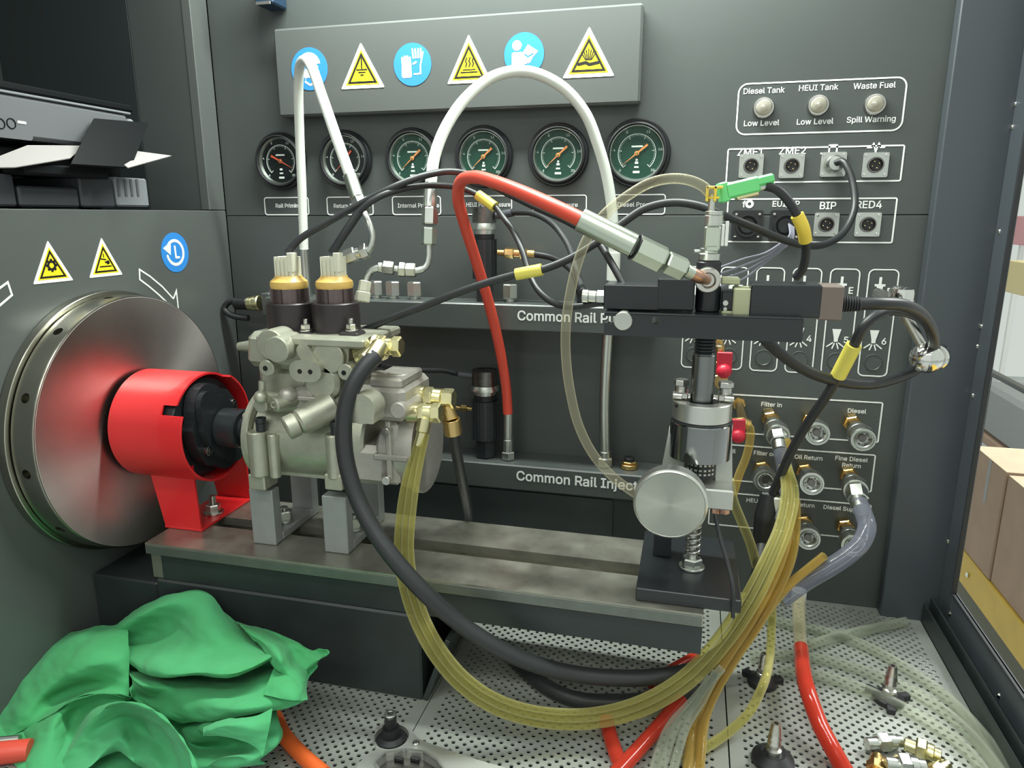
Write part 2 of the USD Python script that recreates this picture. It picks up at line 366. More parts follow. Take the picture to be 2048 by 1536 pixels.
wr.part('channel', cat(box((0.4455, -0.80, ZT - 0.03), (0.4485, -0.0285, zc_), 0.0008), box((0.456, -0.80, ZT - 0.03), (0.459, -0.0285, zc_ + 0.012), 0.0008), box((0.4455, -0.80, ZT - 0.04), (XO, -0.0285, ZT - 0.03), 0.0008)), 'machine_paint')
for (sx, sy) in [(2031, 208), (2025, 254), (1999, 463), (1963, 653), (1955, 693), (1946, 791), (1899, 1040), (1896, 1083), (1900, 1227), (1998, 1391)]:
    p = P(sx, sy, x=XO)
    wr.part('screw', lathe([(0, -0.004), (0.0042, -0.004), (0.0042, 0.0004), (0.0030, 0.0022), (0.0012, 0.0026), (0.0012, 0.0014), (0, 0.0014)], p, (-1, 0, 0), 14), 'chrome', 'chrome screw head')
solo('window_1', 'clear pane in the side opening at the right of the bench', 'window', box((XO + 0.0062, -0.79, c0[2] - 0.01), (XO + 0.009, c0[1] + 0.01, 0.71), 0.0005), 'pane_glass', kind='structure')
solo('ceiling', 'grey painted roof panel of the test bench', 'ceiling', box((WX - 0.6, -0.62, 0.80), (WR + 0.01, 0.02, 0.815)), 'panel_paint', kind='structure')

# left: drive housing with the printer niche above it
YN = P(420, 418, x=WX)[1]; ZH = P(300, 420, x=WX)[2]
XN = P(317, 418, y=YN)[0]
wl = Thing('wall_left', 'grey drive housing at the left with a dark niche above it', 'cabinet', kind='structure')
wl.part('front_panel', box((WX - 0.02, -1.2, ZT - 0.09), (WX, -0.0015, ZH), 0.0015), 'panel_paint_light')
wl.part('shelf', box((XN - 0.35, -1.2, ZH - 0.02), (WX - 0.0205, -0.0015, ZH), 0.001), 'panel_paint')
wl.part('corner_strip', box((WX - 0.02, YN - 0.001, ZH + 0.0008), (WX, -0.0015, 0.80), 0.0015), 'panel_paint_light', 'pale corner strip beside the niche')
wl.part('niche_side', box((XN - 0.02, YN, ZH + 0.0008), (WX - 0.0005, YN + 0.012, 0.80), 0.001), 'panel_paint')
wl.part('niche_back', box((XN - 0.37, -1.2, ZH + 0.0008), (XN - 0.35, YN + 0.012, 0.80), 0.001), 'niche_black', 'black back of the niche')
wl.part('niche_jamb', box((XN - 0.35, YN - 0.0, ZH + 0.0008), (XN - 0.0205, YN + 0.012, 0.80), 0.001), 'niche_black', 'black inner side of the niche')
# printed stickers and arrows on the housing (plane x = WX)
def sticker_tri(host, o, X, Y, w, h, sym, label):
    """warning triangle, apex up, base centre at o"""
    N = np.cross(X, Y); t = Polygon([(-w / 2, 0), (w / 2, 0), (0, h)])
    s = host.part('warning_sticker', prism(t.buffer(w * 0.02), 0.0006, o, X, Y), 'sticker_white', label, smooth=False)
    k = t.buffer(-w * 0.055)
    s.part('yellow_field', prism(k, 0.0004, A(o) + 0.0005 * N, X, Y), 'sticker_yellow', smooth=False)
    b = t.buffer(-w * 0.085)
    sym = affinity.translate(affinity.scale(sym, w, w, origin=(0, 0)), 0, h * 0.10)
    s.part('black_symbol', prism(unary_union([b.difference(b.buffer(-w * 0.042)), sym]), 0.0003, A(o) + 0.0008 * N, X, Y), 'black_print', smooth=False)
def sticker_disc(host, o, X, Y, r, sym, label):
    N = np.cross(X, Y)
    s = host.part('mandatory_sticker', prism(Point(0, 0).buffer(r, quad_segs=16), 0.0006, o, X, Y), 'sticker_blue', label, smooth=False)
    s.part('white_symbol', prism(affinity.scale(sym, r, r, origin=(0, 0)), 0.0004, A(o) + 0.0005 * N, X, Y), 'sticker_white', smooth=False)
LS = lambda pts, w, cap='round': LineString(pts).buffer(w, cap_style=cap, quad_segs=3)
gear = unary_union([Point(0, 0.27).buffer(0.115)] + [affinity.rotate(sbox(-0.03, 0.36, 0.03, 0.415), a, origin=(0, 0.27)) for a in range(0, 360, 45)]).difference(Point(0, 0.27).buffer(0.06))
cut = unary_union([sbox(-0.17, 0.12, 0.20, 0.15), LS([(-0.14, 0.33), (0.04, 0.30)], 0.015), Point(0.10, 0.23).buffer(0.05), LS([(0.02, 0.24), (0.1, 0.23)], 0.022), LS([(-0.02, 0.36), (-0.02, 0.44)], 0.012)])
earth = unary_union([LS([(0, 0.28), (0, 0.52)], 0.014), sbox(-0.13, 0.265, 0.13, 0.29), sbox(-0.085, 0.21, 0.085, 0.235), sbox(-0.04, 0.155, 0.04, 0.18)])
hot = unary_union([sbox(-0.20, 0.10, 0.20, 0.125), sbox(-0.15, 0.155, 0.15, 0.175)] + [LS([(q, 0.23), (q + 0.03, 0.29), (q, 0.35), (q + 0.03, 0.42)], 0.012) for q in (-0.08, 0, 0.08)])
spray = unary_union([LS([(-0.2, 0.14), (-0.06, 0.17), (0.02, 0.13), (0.2, 0.16)], 0.03)] + [LS([(0.02 * q, 0.22), (0.05 * q, 0.42 - 0.02 * abs(q))], 0.010) for q in (-3, -2, -1, 0, 1, 2, 3)])
faceg = unary_union([Point(0, 0.15).buffer(0.62).difference(sbox(-0.7, -0.1, 0.62, 0.22)), sbox(-0.25, -0.62, 0.40, 0.0), Point(0.33, 0.05).buffer(0.16)]).difference(Point(0.33, 0.06).buffer(0.10)).difference(sbox(-0.22, -0.62, 0.36, -0.42)).union(LS([(-0.25, -0.6), (0.0, -0.75), (0.3, -0.65)], 0.05))
gloves = unary_union([rrect(-0.58, -0.62, -0.05, 0.12, 0.1)] + [rrect(-0.58 + 0.135 * k, 0.0, -0.47 + 0.135 * k, 0.46 - 0.06 * abs(k - 1.5), 0.05) for k in range(4)] +
                     [LS([(0.08, -0.45), (0.42, -0.45), (0.42, -0.1), (0.58, 0.55)], 0.04), LS([(0.05, 0.02), (0.2, 0.1)], 0.05)] + [LS([(0.06 + 0.13 * k, 0.30), (0.02 + 0.15 * k, 0.70)], 0.045) for k in range(4)])
reader = unary_union([Point(-0.35, 0.42).buffer(0.24), rrect(-0.62, -0.55, -0.02, 0.12, 0.12), Polygon([(-0.05, 0.1), (0.2, 0.45), (0.42, 0.30), (0.72, 0.12), (0.45, -0.15), (0.3, -0.4), (0.0, -0.45)])]).difference(LS([(0.05, 0.0), (0.2, -0.12), (0.45, 0.0)], 0.035)).union(LS([(-0.25, -0.72), (-0.05, -0.78)], 0.08))
turn = LineString([(0.60 * math.cos(a), 0.60 * math.sin(a)) for a in np.linspace(math.radians(150), math.radians(-165), 30)]).buffer(0.075).union(Polygon([(-0.85, 0.25), (-0.25, 0.55), (-0.35, -0.12)])).union(LS([(0.0, 0.3), (0.02, -0.25), (0.25, -0.25)], 0.06))
XL, YL = A([0, 1.0, 0]), A([0, 0, 1.0])
for ap, bl, br, sym, lab in [((97, 484), (68, 566), (144, 560), gear, 'yellow warning triangle with a gear'), ((203, 478), (180, 553), (243, 549), cut, 'yellow warning triangle with a cutting hand hazard')]:
    a, b0, b1 = [P(*q, x=WX + 0.0002) for q in (ap, bl, br)]
    sticker_tri(wl, (b0 + b1) / 2, XL, YL, b1[1] - b0[1], a[2] - (b0[2] + b1[2]) / 2, sym, lab)
o = P(350, 505, x=WX + 0.0002)
sticker_disc(wl, o, XL, YL, (P(350, 465, x=WX)[2] - P(350, 545, x=WX)[2]) / 2, turn, 'blue disc with a white turning arrow')
def hpoly(px):
    return [(P(a, b, x=WX)[1], P(a, b, x=WX)[2]) for a, b in px]
ar = Polygon(hpoly([(277, 536), (300, 551), (325, 572), (346, 595), (353, 577), (360, 640), (340, 613), (318, 592), (298, 575), (278, 560)]))
al = Polygon(hpoly([(16, 561), (-4, 575), (-30, 600), (-52, 632), (-58, 606), (-66, 680), (-36, 652), (-44, 645), (-20, 622), (26, 591)]).copy() if False else hpoly([(16, 561), (-10, 580), (-40, 612), (-52, 640), (-60, 618), (-66, 690), (-30, 660), (-38, 650), (-14, 625), (26, 591)])).buffer(0)
for g in (ar, al):
    wl.part('printed_arrow', prism(g.difference(g.buffer(-0.0032)), 0.0005, (WX + 0.0001, 0, 0), XL, YL), 'white_print', smooth=False)

# workshop floor outside
flo = Thing('floor', 'pale blue grey workshop floor with white painted lines', 'floor', kind='structure')
flo.part('slab', box((-7, -7, -1.72), (9, 7, -1.66), 0.001), 'concrete')
for y0, rot in ((3.2, 0.35), (3.9, 0.42), (4.8, 0.5)):
    flo.part('painted_line', obox((4.4, y0, -1.6595), (1.3, 1.3 * rot, 0), (-0.08 * rot, 0.08, 0), (0, 0, 0.0005), 0.0002), 'floor_white')

# ================================================================== DRIP TRAY
def perforated(x0, x1, y0, y1, m=0.014, pitch=0.016, row=0.008, r=0.0031, th=0.0025, gx=0.0):
    xs0, xs1, ys0, ys1 = x0 + m, x1 - m, y0 + m, y1 - m
    nx = max(1, int((xs1 - xs0) / pitch)); ny = max(1, int((ys1 - ys0) / row))
    px_, rw = (xs1 - xs0) / nx, (ys1 - ys0) / ny
    ang = np.arange(8) * np.pi / 4
    octa = np.stack([r * np.cos(ang), r * np.sin(ang)], 1)
    bd = A([(.5, 0), (.5, .5), (0, .5), (-.5, .5), (-.5, 0), (-.5, -.5), (0, -.5), (.5, -.5)])
    V, F = [], []
    cellf = []
    for k in range(8):
        j = (k + 1) % 8
        cellf += [(k, 8 + k, 8 + j), (k, 8 + j, j), (16 + k, k, j), (16 + k, j, 16 + j)]
    cellf = A(cellf); blank = A([(8 + k, 8 + (k + 1) % 8, 24) for k in range(8)])
    n = 0
    for iy in range(ny):
        odd = iy % 2
        cx = (np.arange(nx) + 0.5) * px_ + xs0 if not odd else np.arange(1, nx) * px_ + xs0
        cy = ys0 + (iy + 0.5) * rw
        b = bd * [px_, rw]
        top = np.vstack([octa, b]); v = np.zeros((len(cx), 24, 3))
        v[:, :16, 0] = cx[:, None] + top[:, 0]; v[:, :16, 1] = cy + top[:, 1]; v[:, :16, 2] = ZT
        v[:, 16:, 0] = cx[:, None] + octa[:, 0]; v[:, 16:, 1] = cy + octa[:, 1]; v[:, 16:, 2] = ZT - th
        V.append(v.reshape(-1, 3)); F.append((cellf[None] + n + 24 * np.arange(len(cx))[:, None, None]).reshape(-1, 3)); n += 24 * len(cx)
        if odd:
            for a, c in ((xs0, xs0 + px_ / 2), (xs1 - px_ / 2, xs1)):
                V.append(A([(a, cy - rw / 2, ZT), (c, cy - rw / 2, ZT), (c, cy + rw / 2, ZT), (a, cy + rw / 2, ZT)])); F.append(A([(0, 1, 2), (0, 2, 3)]) + n); n += 4
    for a, c, d, e in ((x0, x1, y0, ys0), (x0, x1, ys1, y1), (x0, xs0, ys0, ys1), (xs1, x1, ys0, ys1)):
        V.append(A([(a, d, ZT), (c, d, ZT), (c, e, ZT), (a, e, ZT)])); F.append(A([(0, 1, 2), (0, 2, 3)]) + n); n += 4
    for (a, d), (c, e) in (((x0, y0), (x1, y0)), ((x1, y0), (x1, y1)), ((x1, y1), (x0, y1)), ((x0, y1), (x0, y0))):
        V.append(A([(a, d, ZT - 0.012), (c, e, ZT - 0.012), (c, e, ZT), (a, d, ZT)])); F.append(A([(0, 1, 2), (0, 2, 3)]) + n); n += 4
    return trimesh.Trimesh(np.vstack(V), np.vstack(F), process=False)
tray = Thing('drip_tray', 'pale grey perforated steel tray along the foot of the bench', 'tray')
for a, c in ((WX + 0.001, -0.3585), (-0.3570, 0.0860), (0.0880, 0.4445)):
    tray.part('grate_panel', perforated(a, c, -0.80, -0.001), 'tray_paint', smooth=False)
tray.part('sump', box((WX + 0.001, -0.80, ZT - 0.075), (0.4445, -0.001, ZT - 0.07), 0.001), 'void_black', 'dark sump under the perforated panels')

# ================================================================== BACK PANEL FITTINGS
# safety sign panel
a, c = P(545, 59, y=-0.03), P(1286, 3, y=-0.03); zb0 = P(1283, 206, y=-0.03)[2]
sp = Thing('safety_sign_panel', 'long grey box panel with six yellow and blue safety stickers', 'sign panel')
sp.part('panel_body', box((a[0], -0.03, zb0), (c[0] + 0.001, -0.0002, (a[2] + c[2]) / 2), 0.004), 'panel_paint_light')
YS = -0.0302
for ap, bl, br, sym, lab in [((725, 88), (685, 177), (767, 173), earth, 'yellow triangle with an earth symbol'), ((938, 72), (897, 167), (981, 162), hot, 'yellow triangle with a hot surface symbol'), ((1178, 57), (1128, 155), (1226, 150), spray, 'yellow triangle with a fluid spray symbol')]:
    p0, p1, p2 = [P(*q, y=YS) for q in (ap, bl, br)]
    sticker_tri(sp, (p1 + p2) / 2, (1, 0, 0), (0, 0, 1), p2[0] - p1[0], p0[2] - (p1[2] + p2[2]) / 2, sym, lab)
for px, py, r, sym, lab in [(619, 138, 40, faceg, 'blue disc with a white goggled face'), (825, 129, 40, gloves, 'blue disc with white gloves'), (1048, 109, 41, reader, 'blue disc with a white reading figure')]:
    o = P(px, py, y=YS); sticker_disc(sp, o, (1, 0, 0), (0, 0, 1), r * mpp(o), sym, lab)

a, c = P(506, -30, y=-0.05), P(546, 6, y=-0.05)
lbk = Thing('panel_bracket', 'small dark blue bracket at the very top edge of the back panel', 'bracket')
lbk.part('bracket_body', box((a[0], -0.05, c[2]), (c[0], -0.0002, a[2] + 0.03), 0.003), 'blue_dark')
lbk.part('bracket_lip', box((a[0] + 0.004, -0.053, c[2] - 0.002), (c[0] - 0.004, -0.0502, c[2] + 0.004), 0.001), 'steel', 'bright lower lip')
# pressure gauges
def arc_pts(r, a0, a1, n): return [(r * math.cos(t), r * math.sin(t)) for t in np.linspace(math.radians(a0), math.radians(a1), n)]
gl = ['leftmost', 'second', 'third', 'fourth', 'fifth', 'rightmost']
needles = [(-28, 'pointer_red'), (228, 'pointer_red'), (222, 'pointer_orange'), (222, 'pointer_orange'), (222, 'pointer_orange'), (218, 'pointer_orange')]
nums = ['0', '4', '8', '12', '16', '20']
for i in range(6):
    o = A([-0.824 + 0.1432 * i, 0.0, 0.1075])
    g = Thing('pressure_gauge', 'black rimmed gauge with a %s dial, %s from the left in the row' % ('black' if i < 2 else 'green', ['first', 'second', 'third', 'fourth', 'fifth', 'sixth'][i]), 'gauge', 'pressure gauges in a row under the sign panel')
    n = (0, -1, 0); R = 0.0565 if i < 5 else 0.0595
    g.part('bezel', lathe([(0, 0.0005), (R, 0.0005), (R, 0.008), (R * 0.965, 0.0115), (R * 0.90, 0.0105), (R * 0.885, 0.016), (R * 0.84, 0.017), (R * 0.80, 0.012), (R * 0.795, 0.004), (0, 0.004)], o, n, 56), 'black_plastic')
    g.part('inner_rim', lathe([(R * 0.795, 0.0045), (R * 0.80, 0.0115), (R * 0.785, 0.0115), (R * 0.735, 0.0048)], o, n, 56), 'zinc', 'bright bevelled inner rim')
    d = g.part('dial', lathe([(0, 0.0042), (R * 0.79, 0.0042), (R * 0.79, 0.0052), (0, 0.0052)], o, n, 56), 'gauge_dial_black' if i < 2 else 'gauge_dial_green')
    rr = R * 0.56; marks = [LineString(arc_pts(rr, -45, 225, 60)).buffer(0.0005)]
    for k in range(51):
        t = math.radians(225 - 270 * k / 50); l = 0.0062 if k % 10 == 0 else 0.0034
        marks.append(LineString([(rr * math.cos(t), rr * math.sin(t)), ((rr - l) * math.cos(t), (rr - l) * math.sin(t))]).buffer(0.00055 if k % 10 == 0 else 0.00028, cap_style='flat'))
    marks += [sbox(-0.010, 0.0105, 0.010, 0.0135), sbox(-0.003, -0.018, 0.003, -0.014), sbox(-0.004, -0.025, 0.004, -0.022), sbox(-0.006, -0.034, 0.006, -0.030)]
    if i > 1: marks += [Point(0, -0.011).buffer(0.0022)]
    d.part('scale', prism(unary_union(marks), 0.0003, o + [0, -0.0052, 0]), 'white_print', smooth=False)
    ms = []
    for k, s in enumerate(nums):
        t = math.radians(225 - 54 * k); ms.append(put2d(text(s, 0.0042), o + [R * 0.69 * math.cos(t), -0.0052, R * 0.69 * math.sin(t)], (1, 0, 0), (0, 0, 1)))
    [d.part('numeral', q, 'white_print', smooth=False) for q in ms]
    t = math.radians(needles[i][0]); dx = A([math.cos(t), math.sin(t)]); nx = A([-dx[1], dx[0]])
    pg = Polygon([tuple(dx * R * 0.58), tuple(nx * 0.0013), tuple(-dx * R * 0.40 + nx * 0.0022), tuple(-dx * R * 0.40 - nx * 0.0022), tuple(-nx * 0.0013)]).union(Point(0, 0).buffer(0.0042))
    pt = g.part('pointer', prism(pg, 0.0008, o + [0, -0.0068, 0]), needles[i][1], smooth=False)
    pt.part('pointer_hub', cyl(o + [0, -0.0052, 0], o + [0, -0.0092, 0], 0.0024, 16), 'brass')
    g.part('glass', lathe([(0, 0.0118), (R * 0.79, 0.0118), (R * 0.79, 0.0128), (0, 0.0128)], o, n, 40), 'gauge_glass')
# printed gauge labels
LW = 0.103
for i, s in enumerate(['Rail Priming', 'Return Pressure', 'Internal Pressure', 'HEUI Pump Pressure', 'Oil Pressure', 'Diesel Pressure']):
    x = -0.824 + 0.1432 * i + 0.003; zt_, zb_ = P(928, 391, y=0)[2], P(928, 430, y=0)[2]
    g = rrect(x - LW / 2, zb_, x + LW / 2, zt_, 0.006)
    wb.part('printed_frame', prism(g.difference(g.buffer(-0.0022)), 0.0005, (0, -0.0001, 0)), 'white_print', smooth=False)
    t = text(s, 0.0078, True); t.vertices[:, 0] *= min(1.0, 0.088 / (t.bounds[1, 0] - t.bounds[0, 0]))
    wb.part('lettering', put2d(t, (x + 0.004, -0.0001, (zt_ + zb_) / 2), (1, 0, 0), (0, 0, 1)), 'white_print', 'printed words "%s"' % s, smooth=False)

# indicator lamps
wframe(1477, 167, 1804, 262, 0.016)
for (px, py), (t1, x1, y1), (t2, x2, y2), lab in [((1527, 216), ('Diesel Tank', 1528, 181), ('Low Level', 1523, 246), 'clear domed warning lamp between the words Diesel Tank and Low Level'),
        ((1636, 211), ('HEUI Tank', 1637, 175), ('Low Level', 1630, 243), 'clear domed warning lamp below the words HEUI Tank'), ((1749, 209), ('Waste Fuel', 1749, 171), ('Spill Warning', 1742, 240), 'clear domed warning lamp below the words Waste Fuel')]:
    wtext(t1, x1, y1, 0.0088, bold=True); wtext(t2, x2, y2, 0.0088, bold=True)
    o = P(px, py, y=0); R = 21 * mpp(o)
    t = Thing('indicator_lamp', lab, 'lamp', 'warning lamps at the top right')
    t.part('bezel', lathe([(0, 0.0003), (R, 0.0003), (R, 0.004), (R * 0.9, 0.0075), (R * 0.76, 0.0078), (R * 0.74, 0.004), (0, 0.004)], o, (0, -1, 0), 40), 'steel')
    t.part('lens', lathe([(R * 0.73, 0.0042), (R * 0.72, 0.0095), (R * 0.60, 0.0135), (R * 0.35, 0.0158), (0, 0.0165)], o, (0, -1, 0), 40), 'lamp_lens')
    t.part('bulb', cat(sphere(o + [0, -0.0085, 0], R * 0.3, 2), cyl(o + [0, -0.004, 0], o + [0, -0.007, 0], R * 0.32, 20)), 'steel')

# electrical sockets
wframe(1455, 297, 1802, 363, 0.004); wframe(1455, 397, 1785, 487, 0.004)
def socket(px, py, lab, black=False, plug=False):
    o = P(px, py, y=0); s = 0.020
    t = Thing('panel_socket', lab, 'socket', 'square flanged sockets at the upper right')
    if not black:
        pl = rrect(-s, -s, s, s, 0.003)
        pl = pl.difference(Point(0.0, 0).buffer(0.0128))
        t.part('flange', prism(pl, 0.003, o + [0, -0.0003, 0]), 'zinc', smooth=30)
        t.part('sleeve', lathe([(0.0126, 0.0003), (0.0126, 0.008), (0.0105, 0.008), (0.0100, 0.001), (0, 0.001)], o, (0, -1, 0), 32), 'dark_steel')
        if not plug:
            pins = [o + [0.0055 * math.cos(q), 0, 0.0055 * math.sin(q)] for q in np.arange(4) * math.pi / 2 + 0.4]
            t.part('insert', cyl(o + [0, -0.0012, 0], o + [0, -0.0045, 0], 0.0092, 28), 'black_plastic')
            for q in pins: t.part('pin', cyl(q + [0, -0.004, 0], q + [0, -0.0075, 0], 0.0010, 10), 'brass')
        r_ = 0.0155
    else:
        s = 0.026
        t.part('flange', prism(rrect(-s, -s, s, s, 0.004).difference(Point(0, 0).buffer(0.017)), 0.004, o + [0, -0.0003, 0]), 'black_plastic', smooth=30)
        t.part('sleeve', lathe([(0.0195, 0.0043), (0.0195, 0.010), (0.0168, 0.010), (0.0165, 0.001), (0, 0.001)], o, (0, -1, 0), 32), 'black_plastic')
        t.part('insert', cyl(o + [0, -0.0012, 0], o + [0, -0.006, 0], 0.013, 28), 'black_anodized'); r_ = 0.0195
    for sx in (-1, 1):
        for sz in (-1, 1):
            q = o + [sx * r_, -0.0033 - 0.001 * black, sz * r_]
            t.part('screw', lathe([(0, 0), (0.0026, 0), (0.0022, 0.0016), (0.0006, 0.0018), (0.0006, 0.001), (0, 0.001)], q, (0, -1, 0), 12), 'chrome', 'bright screw head' if black else None)
    return t
socket(1502, 332, 'silver square panel socket under the marking ZME1')
socket(1583, 332, 'silver square panel socket under the marking ZME2')
socket(1666, 329, 'silver square panel socket under the square wave mark, holding a grey plug', plug=True)
socket(1750, 330, 'silver square panel socket at the right end of the upper row')
socket(1494, 451, 'black square socket with bright screws, leftmost in the lower row', True)
socket(1570, 451, 'black square socket that grey wires run out of', True)
socket(1652, 449, 'silver square panel socket under the marking BIP')
socket(1735, 449, 'silver square panel socket under the marking RED4')
wtext('ZME1', 1501, 304, 0.0118, bold=True); wtext('ZME2', 1585, 301, 0.0118, bold=True)
wtext('f', 1488, 408, 0.0105, bold=True); wtext('EUI/UP', 1572, 408, 0.0095, bold=True); wtext('BIP', 1656, 411, 0.0118, bold=True); wtext('RED4', 1738, 409, 0.0118, bold=True)
def wsym(px, py, geom, s=1.0):
    o = P(px, py, y=-0.0001); wb.part('printed_symbol', prism(affinity.scale(geom, s, s, origin=(0, 0)), 0.0005, o), 'white_print', smooth=False)
wsym(1666, 299, unary_union([LS([(-0.018, -0.006), (-0.006, -0.006), (-0.006, 0.007), (0.006, 0.007), (0.006, -0.006), (0.018, -0.006)], 0.0014, 'square')]))
wsym(1752, 295, LS([(-0.013, 0), (-0.007, 0), (-0.004, 0.007), (0, -0.007), (0.004, 0.007), (0.007, 0), (0.013, 0)], 0.0012))
wsym(1499, 408, Point(0, 0).buffer(0.0072).difference(Point(0, 0).buffer(0.0028)))

# injector and nozzle markings with blanked button holes
EX = [P(1769, 538, y=0)[0] - 0.0615 * k for k in range(6)]
ZT0, ZB0 = P(1769, 538, y=0)[2], P(1743, 753, y=0)[2]
inj = unary_union([sbox(-0.0022, 0.008, 0.0022, 0.020), sbox(-0.0085, 0.004, 0.0085, 0.008), Polygon([(-0.005, 0.004), (0.005, 0.004), (0.004, -0.012), (0.0015, -0.019), (-0.0015, -0.019), (-0.004, -0.012)])])
noz = unary_union([Polygon([(-0.0075, 0.017), (0.0075, 0.017), (0.0035, 0.0), (0.0032, -0.006), (-0.0032, -0.006), (-0.0035, 0.0)]), LS([(-0.005, -0.008), (-0.014, -0.015)], 0.0011), LS([(0.005, -0.008), (0.014, -0.015)], 0.0011), LS([(-0.002, -0.009), (-0.005, -0.018)], 0.0011), LS([(0.002, -0.009), (0.005, -0.018)], 0.0011)])
for k, x in enumerate(EX):
    g = rrect(x - 0.0245, ZB0, x + 0.0245, ZT0, 0.010)
    wb.part('printed_frame', prism(g.difference(g.buffer(-0.0022)), 0.0005, (0, -0.0001, 0)), 'white_print', smooth=False)
    wb.part('printed_symbol', prism(affinity.translate(inj, x - 0.004, ZT0 - 0.034), 0.0005, (0, -0.0001, 0)), 'white_print', smooth=False)
    wb.part('printed_symbol', prism(affinity.translate(noz, x - 0.004, ZB0 + 0.066), 0.0005, (0, -0.0001, 0)), 'white_print', smooth=False)
    for s, dx, z in (('E', 0.012, ZT0 - 0.038), (str(6 - k), 0.013, ZB0 + 0.064)):
        t = put2d(text(s, 0.011, True), (x + dx, -0.0001, z), (1, 0, 0), (0, 0, 1)); wb.part('lettering', t, 'white_print', 'printed character "%s"' % s, smooth=False)
    wb.part('button_blank', lathe([(0, 0.0003), (0.0150, 0.0003), (0.0150, 0.0014), (0.0138, 0.0020), (0.0130, 0.0012), (0, 0.0012)], (x - 0.001, 0, ZB0 + 0.026), (0, -1, 0), 36), 'panel_paint')

# printed frames and names of the hose couplings
for (x0, y0), (x1, y1) in [((1440, 786), (1757, 886)), ((1432, 886), (1743, 985)), ((1420, 981), (1735, 1080))]:
    wframe(x0, y0, x1, y1, 0.004)
for s, px, py in [('Filter in', 1543, 809), ('Diesel', 1714, 822), ('Filter out', 1532, 907), ('Oil Return', 1617, 915), ('Fine Diesel', 1703, 918), ('Return', 1703, 931), ('HEUI', 1507, 1001), ('Return', 1611, 1010), ('Diesel Supply', 1686, 1018), ('Oil', 1464, 902)]:
    wtext(s, px, py, 0.0078, bold=True)

# quick couplings
def coupling(base, end, lab, L=0.105, ring=0.0212, cap=False):
    b = P(*base, y=0); e = P(*end, y=-L); d = e - b; l = np.linalg.norm(d); d = d / l
    t = Thing('quick_coupling', lab, 'coupling', 'brass and steel quick couplings at the lower right')
    t.part('stem', cat(hexa(b + d * 0.0005, b + d * l * 0.22, 0.0165), cyl(b + d * l * 0.18, b + d * l * 0.50, 0.0120, 24), hexa(b + d * l * 0.36, b + d * l * 0.54, 0.0160)), 'brass')
    R = ring
    t.part('sleeve', lathe([(0, l * 0.5), (R * 0.72, l * 0.5), (R * 0.82, l * 0.56), (R * 0.82, l * 0.66), (R * 0.74, l * 0.68), (R * 0.74, l * 0.72), (R * 0.94, l * 0.75), (R, l * 0.80), (R, l * 0.965), (R * 0.93, l), (R * 0.80, l), (R * 0.76, l * 0.97), (R * 0.70, l * 0.97), (R * 0.64, l * 1.0), (R * 0.56, l * 0.985), (R * 0.54, l * 0.86), (0, l * 0.86)], b, d, 40), 'zinc')
    t.part('valve', cat(cyl(b + d * l * 0.85, b + d * l * 0.93, R * 0.30, 20), *[sphere(b + d * l * 0.95 + R * 0.47 * (math.cos(q) * basis(d)[0] + math.sin(q) * basis(d)[1]), R * 0.09, 1) for q in np.arange(6) * math.pi / 3]), 'dark_steel')
    return b, d, l, t
CPL = {}
for key, b, e, lab in [('filter_in', (1538, 832), (1556, 872), 'hose coupling under the words Filter in with a grey hose'), ('mid', (1620, 838), (1635, 868), 'open hose coupling in the top row between Filter in and Diesel'), ('diesel', (1701, 842), (1727, 880), 'open hose coupling under the word Diesel'),
        ('filter_out', (1523, 935), (1531, 962), 'open hose coupling under the words Filter out'), ('oil', (1608, 940), (1624, 968), 'open hose coupling under the words Oil Return'), ('fine', (1696, 947), (1712, 982), 'hose coupling under Fine Diesel Return with a grey bent hose'),
        ('ret', (1606, 1042), (1617, 1078), 'open hose coupling in the bottom row beside the amber tubes'), ('supply', (1688, 1048), (1707, 1092), 'hose coupling at the bottom right, partly behind the grey hose')]:
    CPL[key] = coupling(b, e, lab)
# ================================================================== RAIL MANIFOLDS
def rail(name, label, xl, xr, ztop, zbot, words, tx, ty, h):
    t = Thing(name, label, 'manifold')
    body = t.part('rail_body', box((xl, RY, zbot), (xr, -0.0003, ztop), 0.0025), 'panel_paint')
    body.part('lettering', put2d(text(words, h, True), (0, 0, 0), (1, 0, 0), (0, 0, 1)), 'white_print', 'printed words "%s"' % words, smooth=False)
    m = body.kids[-1].mesh; w = m.bounds[1, 0] - m.bounds[0, 0]
    p = P(tx, ty, y=RY - 0.0001); m.apply_translation([p[0] + w / 2, p[1], p[2]])
    return t
RY = -0.080
p0, p1 = P(735, 600, y=RY), P(1310, 682, y=RY)
rp = rail('pump_rail', 'upper grey rail block lettered Common Rail, with hex plugs on top', P(540, 600, y=-0.06)[0], p1[0], P(960, 607, y=RY)[2], P(1050, 663, y=RY)[2], 'Common Rail Pump', 1035, 633, 0.0172)
ZR1 = P(960, 607, y=RY)[2]
for k, (px, py) in enumerate([(752, 578), (786, 580), (829, 581), (1020, 587)]):
    b = P(px, py, y=-0.040); b = A([b[0], -0.040, ZR1])
    rp.part('hex_plug', cat(cyl(b - [0, 0, .0002], b + [0, 0, 0.006], 0.010, 24), hexa(b + [0, 0, 0.006], b + [0, 0, 0.034], 0.0150)), 'zinc', 'silver hex plug')
p0, p1 = P(882, 916, y=RY), P(1271, 953, y=RY)
ZI1, ZI0 = P(1080, 935, y=RY)[2], P(1040, 981, y=RY)[2]
ri = rail('injector_rail', 'lower grey rail block lettered Common Rail Injector', P(700, 900, y=RY)[0], P(1330, 960, y=RY)[0], ZI1, ZI0, 'Common Rail Injector', 1033, 953, 0.0185)
